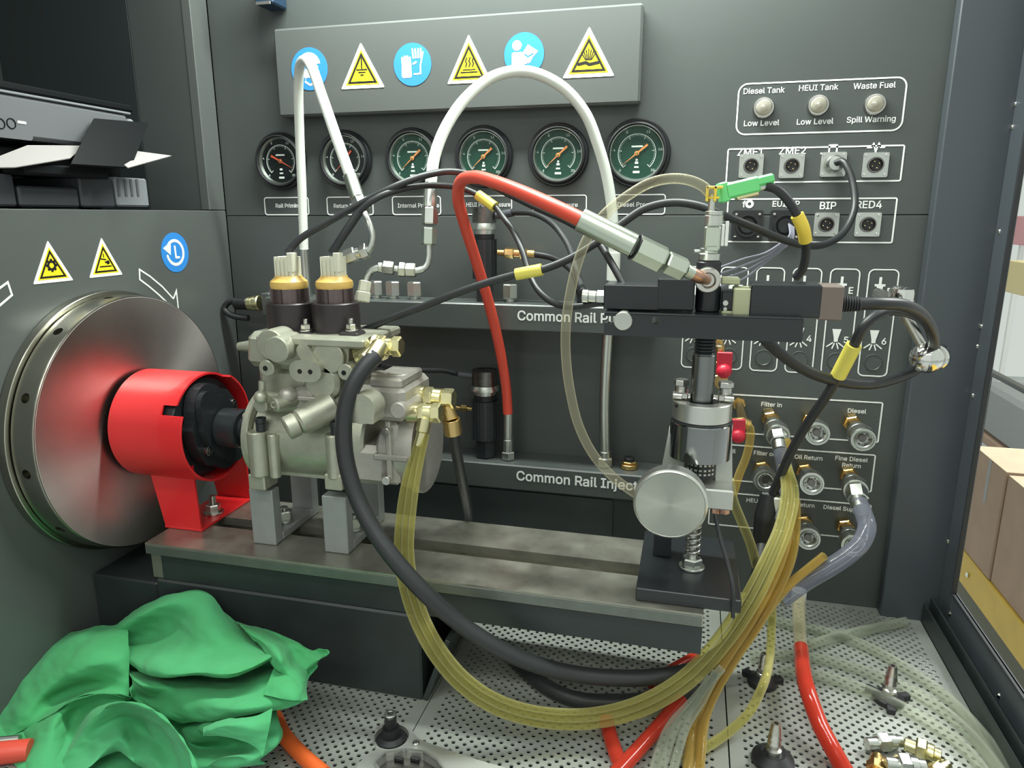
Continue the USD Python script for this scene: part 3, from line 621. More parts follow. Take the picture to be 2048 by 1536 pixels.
# box below the injector rail
lb = Thing('lower_housing', 'dark grey box under the injector rail with a recessed panel', 'housing')
xl_, xr_ = P(640, 1000, y=-0.07)[0], P(1330, 1000, y=-0.07)[0]
lb.part('box_body', box((xl_, -0.070, ZT + 0.001), (xr_, -0.0003, ZI0 - 0.0008), 0.002), 'machine_paint')
a, c = P(700, 1000, y=-0.0745), P(1226, 1001, y=-0.0745)
lb.part('recessed_panel', prism(rrect(a[0], ZT + 0.03, c[0], c[2], 0.004), 0.0045, (0, -0.0702, 0)), 'machine_paint')
# ================================================================== BED
bed = Thing('machine_bed', 'worn steel slotted machine bed on a dark painted pedestal', 'machine bed')
BX0, BX1, BY0, BY1, G0, G1 = -0.842, 0.040, -0.465, -0.259, -0.381, -0.345
prof = Polygon([(BY0, ZB), (BY0, ZB - 0.019), (BY0 + 0.010, ZB - 0.023), (BY0 + 0.010, ZB - 0.066), (BY1 - 0.010, ZB - 0.066), (BY1 - 0.010, ZB - 0.023), (BY1, ZB - 0.019), (BY1, ZB), (G1, ZB), (G1, ZB - 0.014), (G1 + 0.014, ZB - 0.014), (G1 + 0.014, ZB - 0.030), (G0 - 0.014, ZB - 0.030), (G0 - 0.014, ZB - 0.014), (G0, ZB - 0.014), (G0, ZB)])
bed.part('slotted_table', prism(prof.buffer(-0.0008).buffer(0.0008, join_style='mitre'), BX1 - BX0, (BX0, 0, 0), (0, 1, 0), (0, 0, 1)), 'bed_steel')
bed.part('front_lip', box((BX0 + 0.002, BY0 - 0.0012, ZB - 0.018), (BX1 - 0.002, BY0 - 0.0001, ZB - 0.0035), 0.0005), 'bed_edge', 'dull painted front edge')
bed.part('front_web', box((BX0 + 0.02, BY0 + 0.0085, ZB - 0.0662), (BX1, BY0 + 0.0099, ZB - 0.0235), 0.0005), 'machine_paint', 'dark painted lower front edge')
bed.part('pedestal', box((BX0 + 0.008, BY0 + 0.004, ZT + 0.0005), (-0.368, BY1 - 0.008, ZB - 0.0665), 0.003), 'machine_paint', 'dark painted pedestal')
bed.part('pedestal_foot', box((WX + 0.001, BY0 + 0.006, ZT + 0.0005), (BX0 + 0.007, BY1 - 0.01, P(290, 1150, y=-0.44)[2]), 0.003), 'machine_paint', 'dark lower step at the left end')
bed.part('pedestal_brace', obox((-0.345, -0.36, -0.675), (0.02, 0, 0.055), (0, 0.10, 0), (0.004, 0, -0.0015), 0.001), 'machine_paint')
# ================================================================== FLYWHEEL, GUARD, COUPLING
AY, AZ = -0.362, -0.346
ax = lambda x: A([x, AY, AZ])
fly = Thing('flywheel', 'large turned steel flywheel disc on the grey drive housing', 'flywheel')
RF = 0.2165
def radial_holes(x, rad, n, r, dep, ph):
    out = []
    for k in range(n):
        t = ph + 2 * math.pi * k / n; u = A([0, math.cos(t), math.sin(t)])
        out.append((ax(x) + u * (rad - dep), ax(x) + u * (rad + 0.02), r))
    return out
def solid(m):
    m = trimesh.Trimesh(m.vertices, m.faces, process=True); return manifold3d.Manifold(manifold3d.Mesh(np.asarray(m.vertices, np.float32), np.asarray(m.faces, np.uint32)))
rim = solid(lathe([(0, 0), (RF - 0.001, 0), (RF, 0.001), (RF, 0.037), (RF - 0.0018, 0.0400), (0, 0.0400)], ax(-0.947), (1, 0, 0), 128))
for a, c, r in radial_holes(-0.927, RF, 12, 0.0075, 0.02, 0.10):
    rim = rim - solid(cyl(a, c, r, 20))
rim_m = mf(rim)
fly.part('rim', rim_m, 'rim_steel')
fly.part('front_face', lathe([(0, 0), (RF - 0.003, 0), (RF - 0.004, 0.0006), (0, 0.0006)], ax(-0.9068), (1, 0, 0), 128), 'turned_steel_x', 'turned front face with streaked shine')
fly.part('back_flange', lathe([(0, 0), (RF + 0.006, 0), (RF + 0.007, 0.001), (RF + 0.007, 0.0145), (RF + 0.006, 0.0155), (0, 0.0155)], ax(-0.9645), (1, 0, 0), 128), 'rim_steel')
gd = Thing('coupling_guard', 'bright red tubular coupling guard with a notched rim on a foot', 'guard')
GR = 0.0915; gx0, gx1 = -0.897, -0.760
gt = solid(ringm(ax(gx0), ax(gx1), GR, GR - 0.0035, 96))
th = math.radians(16)
gt = gt - solid(obox(ax(gx1 - 0.006) + [0, -GR * math.cos(th + .26), GR * math.sin(th + .26)], (0.034, 0, 0), (0, 0.03, 0), (0, 0, 0.0075), 0.0001))
wedge = Polygon([(0, 0)] + [(0.2 * math.cos(t), 0.2 * math.sin(t)) for t in np.linspace(math.radians(60), math.radians(146), 10)])
gt = gt - solid(prism(wedge, 0.055, ax(gx1 - 0.016), (0, 1, 0), (0, 0, 1)))
gd.part('guard_tube', mf(gt), 'red_paint')
gl0, gl1, gy0, gy1 = -0.858, -0.778, -0.405, -0.300
legp = [P(x_, y_, y=-0.405) for x_, y_ in ((310, 945), (395, 945), (412, 1050), (333, 1052))]
gd.part('guard_leg', prism(Polygon([(gl0 - .012, AZ - 0.055), (gl1 - .004, AZ - 0.055), (gl1, ZB + 0.003), (gl0 + .01, ZB + 0.003)]), 0.0035, (0, gy0, 0), (1, 0, 0), (0, 0, 1)), 'red_paint')
gd.part('guard_leg', prism(Polygon([(gl0 - .012, AZ - 0.055), (gl1 - .004, AZ - 0.055), (gl1, ZB + 0.003), (gl0 + .01, ZB + 0.003)]), 0.0035, (0, gy1 + 0.035, 0), (1, 0, 0), (0, 0, 1)), 'red_paint')
gd.part('guard_base', box((gl0 + .008, gy0 - 0.004, ZB + 0.0002), (gl1 + 0.001, gy1 + 0.036, ZB + 0.005), 0.001), 'red_paint')
b = A([-0.800, -0.345, ZB + 0.005])
gd.part('clamp_bolt', cat(cyl(b, b + [0, 0, 0.004], 0.017, 28), hexa(b + [0, 0, 0.004], b + [0, 0, 0.018], 0.0125), cyl(b + [0, 0, 0.018], b + [0, 0, 0.034], 0.006, 20)), 'zinc', 'zinc clamp bolt')
cp = Thing('shaft_coupling', 'black flanged shaft coupling inside the red guard', 'coupling')
cp.part('drive_flange', lathe([(0, 0), (0.082, 0), (0.0835, 0.002), (0.0835, 0.026), (0.082, 0.028), (0.05, 0.028), (0.05, 0.03), (0, 0.03)], ax(-0.812), (1, 0, 0), 64), 'black_anodized')
lens = Polygon([(0.066 * math.cos(t) * (1 if abs(math.sin(t)) < .5 else 0.82), 0.078 * math.sin(t)) for t in np.linspace(0, 2 * math.pi, 48, endpoint=False)]).buffer(0.004)
cp.part('pressure_plate', prism(affinity.rotate(affinity.scale(lens, 0.86, 1.0), 22), 0.020, ax(-0.780), (0, 1, 0), (0, 0, 1)), 'black_anodized')
cp.part('coupling_plate', prism(affinity.rotate(affinity.scale(lens, 0.62, 0.96), 32), 0.010, ax(-0.7595), (0, 1, 0), (0, 0, 1)), 'black_anodized')
cp.part('hub', cat(cyl(ax(-0.7495), ax(-0.710), 0.0330, 40, 0.003), cyl(ax(-0.7105), ax(-0.704), 0.021, 32)), 'black_anodized')
for q in (-0.9, 0.3, 2.2):
    o = ax(-0.7795) + [0.0195, 0.046 * math.sin(q) * -1, 0.050 * math.cos(q)]
    cp.part('bolt', cat(cyl(o, o + [0.009, 0, 0], 0.0085, 20), cyl(o + [0.009, 0, 0], o + [0.010, 0, 0], 0.005, 6)), 'dark_steel')
# grey drive shaft stub between flywheel and coupling
cp.part('shaft_stub', cyl(ax(-0.9060), ax(-0.8125), 0.030, 32), 'dark_steel')
# ================================================================== PUMP
pu = Thing('fuel_pump', 'pale cast alloy high pressure pump with two gold capped solenoids', 'pump')
def boss(px, py, y0, y1, rpx, b=0.0015, n=32, tilt=(0, 0)):
    c = P(px, py, y=y1); return cyl(c + [tilt[0], y0 - y1, tilt[1]], c, rpx * mpp(c), n, b)
def pad(a, c, r, y):
    p0, p1 = P(*a, y=y), P(*c, y=y); return prism(LineString([(p0[0], p0[2]), (p1[0], p1[2])]).buffer(r * mpp(p0), quad_segs=8), -y - 0.39, (0, y, 0)) if False else prism(LineString([(p0[0], p0[2]), (p1[0], p1[2])]).buffer(r * mpp(p0), quad_segs=8), -0.045, (0, y, 0))
PX = lambda px, py=800, y=-0.42: P(px, py, y=y)[0]
PZ = lambda py, px=600, y=-0.42: P(px, py, y=y)[2]
YF = -0.420                      # general front of the casting
xa, xb = PX(505, 850), PX(690, 850)
zbot = PZ(962)
core = [cyl(A([xa, AY, AZ]), A([xb + 0.03, AY, AZ]), 0.066, 56, 0.004),                          # cam barrel
        box((xa + 0.006, YF + 0.012, zbot + 0.02), (xb + 0.02, -0.295, AZ + 0.05), 0.010),
        box((xa + 0.010, YF + 0.004, AZ + 0.045), (xb - 0.004, -0.300, PZ(735)), 0.012),                # waist
        obox(((xa + xb) / 2 + 0.006, -0.362, (PZ(735) + PZ(680)) / 2), ((xb - xa) / 2 + 0.004, 0, -0.004), (0, 0.064, 0), (0.003, 0, (PZ(680) - PZ(735)) / 2 + 0.006), 0.010),      # head
        box((PX(520, 682), -0.432, PZ(690)), (PX(735, 682), -0.296, PZ(674, 600, -0.432)), 0.004)]
for py in (808, 870):
    core.append(cyl(A([xa + 0.01, YF + 0.012, PZ(py)]), A([xb - 0.006, YF + 0.012, PZ(py)]), 0.017, 28, 0.006))
pu.part('casing', cat(*core), 'cast_alloy')
# front bosses, plugs and drillings
fb = cat(boss(552, 700, -0.40, -0.452, 27), boss(540, 690, -0.40, -0.440, 31), pad((598, 742), (622, 743), 22, -0.440), pad((606, 702), (628, 736), 15, -0.434), boss(532, 737, -0.40, -0.440, 17), boss(690, 745, -0.40, -0.436, 17),
         boss(655, 715, -0.40, -0.430, 34), boss(640, 765, -0.40, -0.430, 40, 0.006))
pu.part('front_bosses', fb, 'cast_alloy')
for px, py, r, yh in ((530, 737, 5.2, -.4408), (599, 743, 5.0, -.4405), (620, 744, 5.0, -.4405), (687, 746, 5.0, -.4368)):
    c = P(px, py, y=yh); pu.part('drilled_hole', cyl(c + [0, 0.003, 0], c, r * mpp(c), 18, 0.0002), 'void_black', 'dark drilled hole')
c1 = P(572, 858, y=-0.470)
pu.part('delivery_plug', cat(cyl(c1 + [0.050, 0.055, 0.026], c1 + [0.012, 0.012, 0.006], 33 * mpp(c1), 36, 0.004, 27 * mpp(c1)), cyl(c1 + [0.012, 0.012, 0.006], c1, 25 * mpp(c1), 36, 0.002)), 'cast_alloy')
c2 = P(548, 810, y=-0.452)
pu.part('screw_plug', cat(cyl(c2 + [0.03, 0.05, 0.006], c2, 16 * mpp(c2), 28, 0.002), ringm(c2 + [0, .0002, 0], c2 + [0, -0.002, 0], 7 * mpp(c2), 4 * mpp(c2), 20)), 'cast_alloy')
pu.part('banjo_boss', cat(sphere(P(576, 792, y=-0.432), 19 * mpp(c2), 3), boss(607, 802, -0.40, -0.428, 30, 0.006), box(tuple(P(594, 793, y=-0.436)), tuple(P(655, 806, y=-0.436) + [0, 0.04, 0]), 0.004)), 'cast_alloy_worn')
pu.part('ball_plug', cat(sphere(P(522, 794, y=-0.446), 14 * mpp(c2), 3), cyl(P(524, 762, y=-0.44), P(524, 800, y=-0.44), 7 * mpp(c2), 16), boss(520, 812, -0.40, -0.444, 15)), 'cast_alloy')
# left drive flange
pu.part('drive_flange', lathe([(0, 0), (0.074, 0), (0.076, 0.002), (0.076, 0.010), (0.074, 0.012), (0, 0.012)], ax(xa - 0.013), (1, 0, 0), 64), 'cast_alloy')
pu.part('flange_stud', cat(*[cyl(ax(xa - 0.017) + [0, 0.066 * math.cos(t), 0.066 * math.sin(t)], ax(xa - 0.013) + [0, 0.066 * math.cos(t), 0.066 * math.sin(t)], 0.006, 14) for t in (2.5,)]), 'cast_alloy')
pu.part('drive_shaft', cyl(ax(xa - 0.030), ax(xa - 0.0128), 0.016, 28), 'steel')
# mounting columns with screws
for px, py0, py1, r in ((522, 862, 945, 20), (552, 868, 950, 11), (672, 868, 950, 17)):
    yy = -0.430; a, c = P(px, py1, y=yy), P(px, py0, y=yy)
    pu.part('mounting_column', cyl((a[0], yy, a[2] - 0.004), (a[0], yy, c[2]), r * mpp(a), 28, 0.002), 'cast_alloy')
for px, py in ((522, 850), (672, 858)):
    c = P(px, py, y=-0.430); z = P(px, py + 10, y=-0.430)[2]
    pu.part('mounting_screw', cat(cyl((c[0], -0.430, z - .001), (c[0], -0.430, z + 0.012), 0.0080, 20), ringm((c[0], -0.43, z + 0.012), (c[0], -0.43, z + 0.020), 0.0085, 0.0045, 20)), 'black_anodized', 'black socket screw')
for px, py in ((520, 965), (672, 965)):
    c = P(px, py, y=-0.430); pu.part('mounting_foot', box(c + [-0.0145, -0.010, -0.0095], c + [0.0145, 0.028, 0.0160], 0.002), 'cast_alloy')
pu.part('lower_web', prism(Polygon([(xa + 0.03, zbot - 0.001), (xb - 0.03, zbot - 0.001), (xb - 0.01, zbot + 0.03), (xa + 0.02, zbot + 0.03)]), 0.10, (0, -0.300, 0), (1, 0, 0), (0, 0, 1)), 'cast_alloy')
# left top nozzle and breather stub
n0, n1 = P(548, 690, y=-0.405), P(478, 693, y=-0.405); dn = n1 - n0
pu.part('side_nozzle', lathe([(0, 0), (0.0185, 0), (0.0165, 0.020), (0.0125, 0.026), (0.0125, 0.034), (0.0095, 0.036), (0.0065, np.linalg.norm(dn)), (0, np.linalg.norm(dn))], n0, dn, 28), 'cast_alloy')
pu.part('bleed_nipple', cyl(P(530, 683, y=-0.42), P(531, 664, y=-0.42), 0.006, 16, 0.002), 'cast_alloy')
# right hand gear housing
xg0, xg1 = PX(715, 850), PX(775, 850)
pu.part('gear_housing', cat(box((xb - 0.01, -0.428, PZ(968, 740)), (xg1, -0.300, AZ + 0.01), 0.010), box((PX(716, 790), -0.440, PZ(835, 760)), (PX(818, 790), -0.330, PZ(768, 780)), 0.008), cyl((PX(750), -0.40, AZ + 0.006), (PX(818, 800), -0.40, AZ + 0.006), 0.03, 32, 0.006), box((PX(748, 790), -0.436, PZ(772, 780)), (PX(812, 790), -0.350, PZ(752, 780)), 0.004), boss(795, 822, -0.38, -0.448, 17)), 'cast_alloy_worn')
c3 = P(743, 806, y=-0.452); R3 = 30 * mpp(c3)
pu.part('round_boss', prism(unary_union([Point(0, 0).buffer(R3), sbox(-R3, -R3 * 0.95, R3 * 0.9, 0)]).buffer(-0.003).buffer(0.003), 0.035, c3), 'cast_alloy', smooth=20)
pu.part('cast_mark', prism(Point(0, 0).buffer(0.0095).difference(Point(0, 0).buffer(0.0085)), 0.0006, c3 + [0.002, -0.0005, 0]), 'cast_alloy')
pu.part('cast_numeral', put2d(text('3', 0.009, True), c3 + [0.002, -0.0001, 0], (1, 0, 0), (0, 0, 1)), 'cast_alloy_worn')
pu.part('cap_nut', cat(cyl(P(797, 762, y=-0.40), P(797, 745, y=-0.40), 0.0175, 28, 0.002), hexa(P(760, 762, y=-0.40), P(760, 744, y=-0.40), 0.014)), 'cast_alloy_worn')
# feed pump on the right
pu.part('feed_pump', cat(box((xg1 - 0.004, -0.428, PZ(966, 770)), (PX(800, 900), -0.310, PZ(842, 790)), 0.008), lathe([(0, 0), (0.068, 0), (0.070, 0.002), (0.070, 0.030), (0, 0.030)], ax(PX(790, 900)), (1, 0, 0), 56), box(tuple(P(745, 908, y=-0.434)), tuple(P(815, 926, y=-0.434) + [0, 0.05, 0]), 0.003), box(tuple(P(768, 842, y=-0.433)), tuple(P(784, 968, y=-0.433) + [0, 0.05, 0]), 0.003)), 'cast_alloy_worn')
xe = PX(843, 900, -0.38)
pu.part('end_cover', lathe([(0, 0), (0.069, 0), (0.071, 0.002), (0.071, 0.011), (0.069, 0.013), (0, 0.013)], ax(xe - 0.010) + [0, 0.004, -0.008], (1, 0, 0), 64), 'cast_alloy_worn', 'round end cover')
for px, py in ((773, 863), (774, 960)):
    c = P(px, py, y=-0.434); pu.part('cover_screw', cat(cyl(c + [0, 0.003, 0], c + [0, -0.005, 0], 9 * mpp(c), 18), cyl(c + [0, -0.005, 0], c + [0, -0.0056, 0], 4 * mpp(c), 6)), 'steel', 'steel cover screw')
# flat body under the solenoids
for k, (px, py) in enumerate(((582, 620), (672, 622))):
    c = P(px, py, y=AY); z0 = P(px, 682, y=AY)[2]; z1 = P(px, 603, y=AY)[2]; R = 47 * mpp(c)
    s = pu.part('solenoid', cat(cyl((c[0], AY, z0 - 0.004), (c[0], AY, z1), R, 56, 0.002), box((c[0] - R - .002, AY - R + 0.004, z0 - 0.004), (c[0] + R - 0.001, AY + R, z0 + 0.018), 0.002)), 'solenoid_dark')
    n0 = A([c[0], AY, z1]); zz = lambda py_: P(px, py_, y=AY - 0.02)[2]
    h1 = P(px, 576, y=AY)[2] - z1; r1 = 37 * mpp(c)
    ribs = unary_union([Point(0, 0).buffer(r1 * 0.93)] + [affinity.rotate(sbox(r1 * 0.8, -r1 * 0.10, r1, r1 * 0.10), q, origin=(0, 0)) for q in range(0, 360, 30)])
    s.part('solenoid_nut', prism(ribs, h1, n0, (1, 0, 0), (0, 1, 0)), 'solenoid_nut', smooth=20)
    n1 = n0 + [0, 0, h1]; h2 = P(px, 551, y=AY)[2] - n1[2]
    s.part('gold_cap', lathe([(0, 0), (r1 * 0.95, 0), (r1 * 1.0, h2 * 0.25), (r1 * 0.97, h2 * 0.55), (r1 * 0.74, h2 * 0.85), (r1 * 0.70, h2), (0, h2)], n1, (0, 0, 1), 40), 'gold_plastic', 'gold plastic cap')
    n2 = n1 + [0, 0, h2]; h3 = P(px, 513 + 0 * k, y=AY)[2] - n2[2]; rc = 19 * mpp(c)
    pl = unary_union([rrect(-rc * 1.05, -rc * 0.8, rc * 1.05, rc * 0.8, 0.003)] + [sbox(q * rc - 0.0012, -rc * 0.95, q * rc + 0.0012, rc * 0.95) for q in (-0.9, -0.45, 0, 0.45, 0.9)])
    s.part('plug_body', prism(pl, h3, n2, (1, 0, 0), (0, 1, 0)), 'cream_plastic', 'cream ribbed plug', smooth=20)
    s.part('plug_tab', box(n2 + [rc * 0.45, -rc * 0.9, h3 * 0.2], n2 + [rc * 1.1, rc * 0.2, h3 * 1.22], 0.001), 'cream_plastic')
    bx = P(607 if k == 0 else 698, 640, y=-0.398); bz = z0 + 0.018
    s.part('lug', box((bx[0] - 0.016, -0.405, bz - 0.02), (bx[0] + 0.016, -0.375, bz + 0.004), 0.003), 'solenoid_dark')
    s.part('terminal_bolt', cat(cyl((bx[0], -0.392, bz + 0.004), (bx[0], -0.392, bz + 0.007), 0.010, 20), hexa((bx[0], -0.392, bz + 0.007), (bx[0], -0.392, bz + 0.015), 0.0078), cyl((bx[0], -0.392, bz + 0.015), (bx[0], -0.392, bz + 0.023), 0.0038, 14)), 'steel', 'bright lug bolt')
# inlet banjo (yellow zinc) at the upper right, outlet banjo lower right
q0, q1 = P(730, 695, y=-0.405), P(803, 693, y=-0.415)
pu.part('inlet_fitting', cat(cyl(P(722, 712, y=-0.40), P(765, 692, y=-0.412), 0.020, 28, 0.004), hexa(P(758, 693, y=-0.412), P(772, 693, y=-0.412), 0.0165), cyl(P(772, 693, y=-0.412), P(784, 693, y=-0.412), 0.0125, 24), hexa(P(784, 693, y=-0.412), P(803, 693, y=-0.412), 0.0150), cyl(P(762, 690, y=-0.43), P(728, 722, y=-0.46), 0.0115, 24)), 'zinc_yellow')
pu.part('outlet_fitting', cat(cyl(P(815, 787, y=-0.37), P(850, 790, y=-0.37), 0.0135, 24), hexa(P(850, 795, y=-0.37), P(868, 795, y=-0.37), 0.0165), cyl(P(868, 796, y=-0.37), P(885, 797, y=-0.37), 0.0150, 24), hexa(P(885, 797, y=-0.37), P(908, 798, y=-0.37), 0.0160)), 'zinc_yellow')
pu.part('leak_fitting', cat(cyl(P(815, 826, y=-0.41), P(840, 826, y=-0.41), 0.0130, 24), hexa(P(838, 826, y=-0.41), P(852, 826, y=-0.41), 0.0150), cyl(P(846, 826, y=-0.41), P(866, 826, y=-0.41), 0.0130, 24), hexa(P(864, 826, y=-0.41), P(882, 826, y=-0.41), 0.0150)), 'zinc_yellow')
# brackets
def bracket(pxl, pxr, pyt, pyb, lab):
    t = Thing('mounting_bracket', lab, 'bracket', 'grey brackets under the pump')
    a = P(pxl, pyb, y=-0.424); c = P(pxr, pyb, y=-0.424); zt = P(pxl, pyt, y=-0.424)[2]
    x0, x1 = a[0], c[0]
    t.part('front_post', box((x0, -0.424, ZB + 0.0003), (x1, -0.402, zt), 0.0015), 'bracket_grey')
    t.part('foot_bar', box((x0, -0.4015, ZB + 0.0003), (x1, -0.305, ZB + 0.014), 0.0015), 'bracket_grey')
    t.part('rear_post', box((x0, -0.3045, ZB + 0.0003), (x1, -0.284, zt), 0.0015), 'bracket_grey')
    b = A([(x0 + x1) / 2, -0.362, ZB + 0.0143])
    t.part('clamp_nut', cat(cyl(b, b + [0, 0, 0.004], 0.016, 28), hexa(b + [0, 0, 0.004], b + [0, 0, 0.020], 0.0135), cyl(b + [0, 0, 0.02], b + [0, 0, 0.026], 0.0065, 18)), 'zinc', 'zinc clamp nut')
bracket(507, 552, 978, 1090, 'grey steel bracket under the left end of the pump')
bracket(650, 697, 992, 1110, 'grey steel bracket under the middle of the pump')
# ================================================================== INJECTOR TEST FIXTURE
YI = -0.360
fx = Thing('injector_stand', 'aluminium injector stand with a big round knob on a black base plate', 'test stand')
a, c = P(1272, 1174, y=-0.452), P(1480, 1203, y=-0.452)
ZPL = ZB + 0.0195
fx.part('base_plate', box((a[0], -0.452, ZB + 0.0004), (c[0] + 0.002, -0.262, ZPL), 0.0012), 'black_anodized', 'black base plate')
VX = lambda px, py=900, y=YI: P(px, py, y=y)[0]
VZ = lambda py, px=1400, y=YI: P(px, py, y=y)[2]
cx = VX(1401, 870)
ia = lambda z: A([cx, YI, z])
lo = P(1465, 1023, y=-0.402); up = P(1318, 970, y=-0.402)
fx.part('lower_block', box((up[0], -0.402, lo[2]), (lo[0], -0.318, up[2]), 0.002), 'matt_aluminium')
zt2 = P(1400, 880, y=-0.40)[2]
fx.part('fork_leg', prism(Polygon([tuple(P(q, w, y=-0.367)[[0, 2]]) for q, w in ((1337, 868), (1318, 969), (1366, 969), (1370, 868))]), 0.042, (0, -0.325, 0)), 'matt_aluminium')
fx.part('fork_leg', prism(Polygon([tuple(P(q, w, y=-0.367)[[0, 2]]) for q, w in ((1430, 868), (1431, 969), (1465, 969), (1464, 868))]), 0.042, (0, -0.325, 0)), 'matt_aluminium')
mz = lambda py: P(1401, py, y=YI)[2]
fx.part('steel_collar', lathe([(0, mz(912)), (0.0400, mz(912)), (0.0425, mz(910)), (0.0425, mz(842)), (0.0412, mz(840)), (0, mz(840))], (cx, YI, 0), (0, 0, 1), 72), 'polished_dark', 'polished steel collar')
fx.part('seal_ring', cyl(ia(mz(840)), ia(mz(836)), 0.0418, 60), 'black_rubber')
fx.part('alloy_ring', ringm(ia(mz(836)), ia(mz(800)), 0.0402, 0.0225, 64, 0.0012), 'aluminium')
for s in (-1, 1):
    o = ia(mz(800)) + [s * 0.030, 0.006, 0]
    fx.part('ring_clamp', cat(cyl(o, o + [0, 0, 0.020], 0.0085, 24, 0.001), hexa(o + [0, 0, 0.018], o + [0, 0, 0.027], 0.0105), box(o + [-0.010, -0.016, 0.002], o + [0.010, 0.012, 0.011], 0.0015), cyl(o + [-s * .002, -0.012, 0.006], o + [s * 0.011, -0.012, 0.006], 0.0055, 18)), 'steel')
c0_ = P(1353, 812, y=-0.3935); fx.part('grub_hole', cyl(c0_ + [0, .004, 0], c0_ + [0, -0.0008, 0.0], 0.0022, 14), 'void_black')
cz0, cz1 = P(1400, 957, y=-0.385)[2], P(1400, 905, y=-0.385)[2]
cup = fx.part('spray_cup', lathe([(0, cz0), (0.0205, cz0), (0.0215, cz0 + 0.002), (0.0215, cz1), (0, cz1)], (cx + 0.002, -0.372, 0), (0, 0, 1), 40), 'black_plastic', 'black spray cup')
for k in range(7):
    t = math.radians(-90 + (k - 3) * 17)
    u = A([math.cos(t), math.sin(t), 0]); e = A([-math.sin(t), math.cos(t), 0]); o = A([cx + 0.002, -0.372, (cz0 + cz1) / 2 - 0.002]) + u * 0.0214
    for dz in (-0.009, -0.003, 0.004):
        cup.part('scale_mark', obox(o + [0, 0, dz], e * 0.0018, A([0, 0, 1]) * 0.0014, u * 0.0004, 0.0001), 'matt_aluminium')
# knob
kc = P(1340, 1010, y=-0.450); KR = 73.5 * mpp(kc)
kn = fx.part('adjusting_knob', lathe([(0, -0.026), (KR - 0.003, -0.026), (KR, -0.023), (KR, -0.003), (KR - 0.0016, -0.0008), (KR - 0.0030, 0), (KR - 0.0036, -0.0006), (0, -0.0006)], kc, (0, -1, 0), 96), 'aluminium', 'big round aluminium knob')
kn.part('turned_face', lathe([(0, -0.0004), (KR - 0.0038, -0.0004), (KR - 0.0040, 0.0001), (0, 0.0001)], kc, (0, -1, 0), 96), 'turned_alu_y', 'turned face with streaked shine')
fx.part('knob_shaft', cyl(kc + [0, 0.0255, 0], (kc[0], -0.3985, kc[2]), 0.014, 28), 'steel')
fx.part('support_column', box((VX(1325, 1060, -0.335) - 0.012, -0.350, ZPL), (VX(1325, 1060, -0.335) + 0.014, -0.322, lo[2]), 0.0015), 'black_anodized')
# spring bolt
sb = P(1383, 1135, z=ZPL); sz = lo[2]
th_ = np.linspace(0, 2 * math.pi * 9, 150); sp_pts = np.stack([sb[0] + 0.0095 * np.cos(th_), sb[1] + 0.0095 * np.sin(th_), ZPL + 0.020 + (sz - ZPL - 0.020) * th_ / th_[-1]], 1)
def rawtube(c, r, n=8):
    t, u, v = frames(c); a_ = np.arange(n) * 2 * np.pi / n
    ring = c[:, None] + r * (np.cos(a_)[None, :, None] * u[:, None] + np.sin(a_)[None, :, None] * v[:, None]); m = len(c)
    i, j = np.meshgrid(np.arange(m - 1), np.arange(n), indexing='ij'); q = [i * n + j, i * n + (j + 1) % n, (i + 1) * n + (j + 1) % n, (i + 1) * n + j]
    return trimesh.Trimesh(ring.reshape(-1, 3), np.vstack([np.stack([q[0], q[1], q[2]], -1).reshape(-1, 3), np.stack([q[0], q[2], q[3]], -1).reshape(-1, 3)]), process=False)
fx.part('spring', rawtube(sp_pts, 0.0016), 'steel')
fx.part('spring_bolt', cat(cyl((sb[0], sb[1], ZPL), (sb[0], sb[1], sz), 0.0055, 20), cyl((sb[0], sb[1], ZPL + .0002), (sb[0], sb[1], ZPL + 0.004), 0.0185, 28), hexa((sb[0], sb[1], ZPL + 0.004), (sb[0], sb[1], ZPL + 0.017), 0.0150)), 'zinc')
for px in (1432, 1448):
    q = P(px, 1023, y=-0.385); fx.part('bottom_bolt', hexa((q[0], -0.385, lo[2] - 0.011), (q[0], -0.385, lo[2] - 0.0002), 0.0075), 'copper', 'coppery bolt under the block')
# injector body standing in the collar
ij = Thing('injector', 'steel fuel injector standing upright in the stand and held by the black clamp', 'injector')
iz = lambda py: P(1408, py, y=YI)[2]
ix = VX(1407, 740); ip = lambda py: A([ix, YI, iz(py)])
ij.part('nozzle_body', cat(cyl(ip(815), ip(708), 0.0158, 40, 0.001), cyl(ip(710), ip(706), 0.0150, 40)), 'rod_steel')
ij.part('threaded_neck', cat(*[cyl(ip(709 - k * 6.5), ip(709 - k * 6.5 - 6.5), 0.0146, 36, 0.0016) for k in range(6)]), 'black_anodized')
ij.part('upper_body', cyl(ip(622), ip(572), 0.0165, 40, 0.002), 'black_anodized')
jx = VX(1415, 560, -0.375)
ij.part('pressure_port', cat(ringm((jx, -0.375, VZ(560, 1415, -0.39)), (jx, -0.398, VZ(560, 1415, -0.39)), 0.0165, 0.0090, 40, 0.0015), cyl((jx, -0.372, VZ(560, 1415, -0.39)), (jx, -0.394, VZ(560, 1415, -0.39)), 0.0088, 28)), 'steel')
hx = VX(1418, 520)
hz = lambda py: P(1418, py, y=YI)[2]
ij.part('black_cap', cyl((hx, YI, hz(566)), (hx, YI, hz(520)), 0.0160, 36, 0.003), 'black_rubber')
ij.part('grey_collar', cat(cyl((hx, YI, hz(521)), (hx, YI, hz(506)), 0.0150, 36, 0.001), cyl((hx, YI, hz(506)), (hx, YI, hz(496)), 0.0125, 30), box((hx - 0.020, YI - 0.004, hz(506)), (hx - 0.012, YI + 0.004, hz(499)), 0.001)), 'zinc')
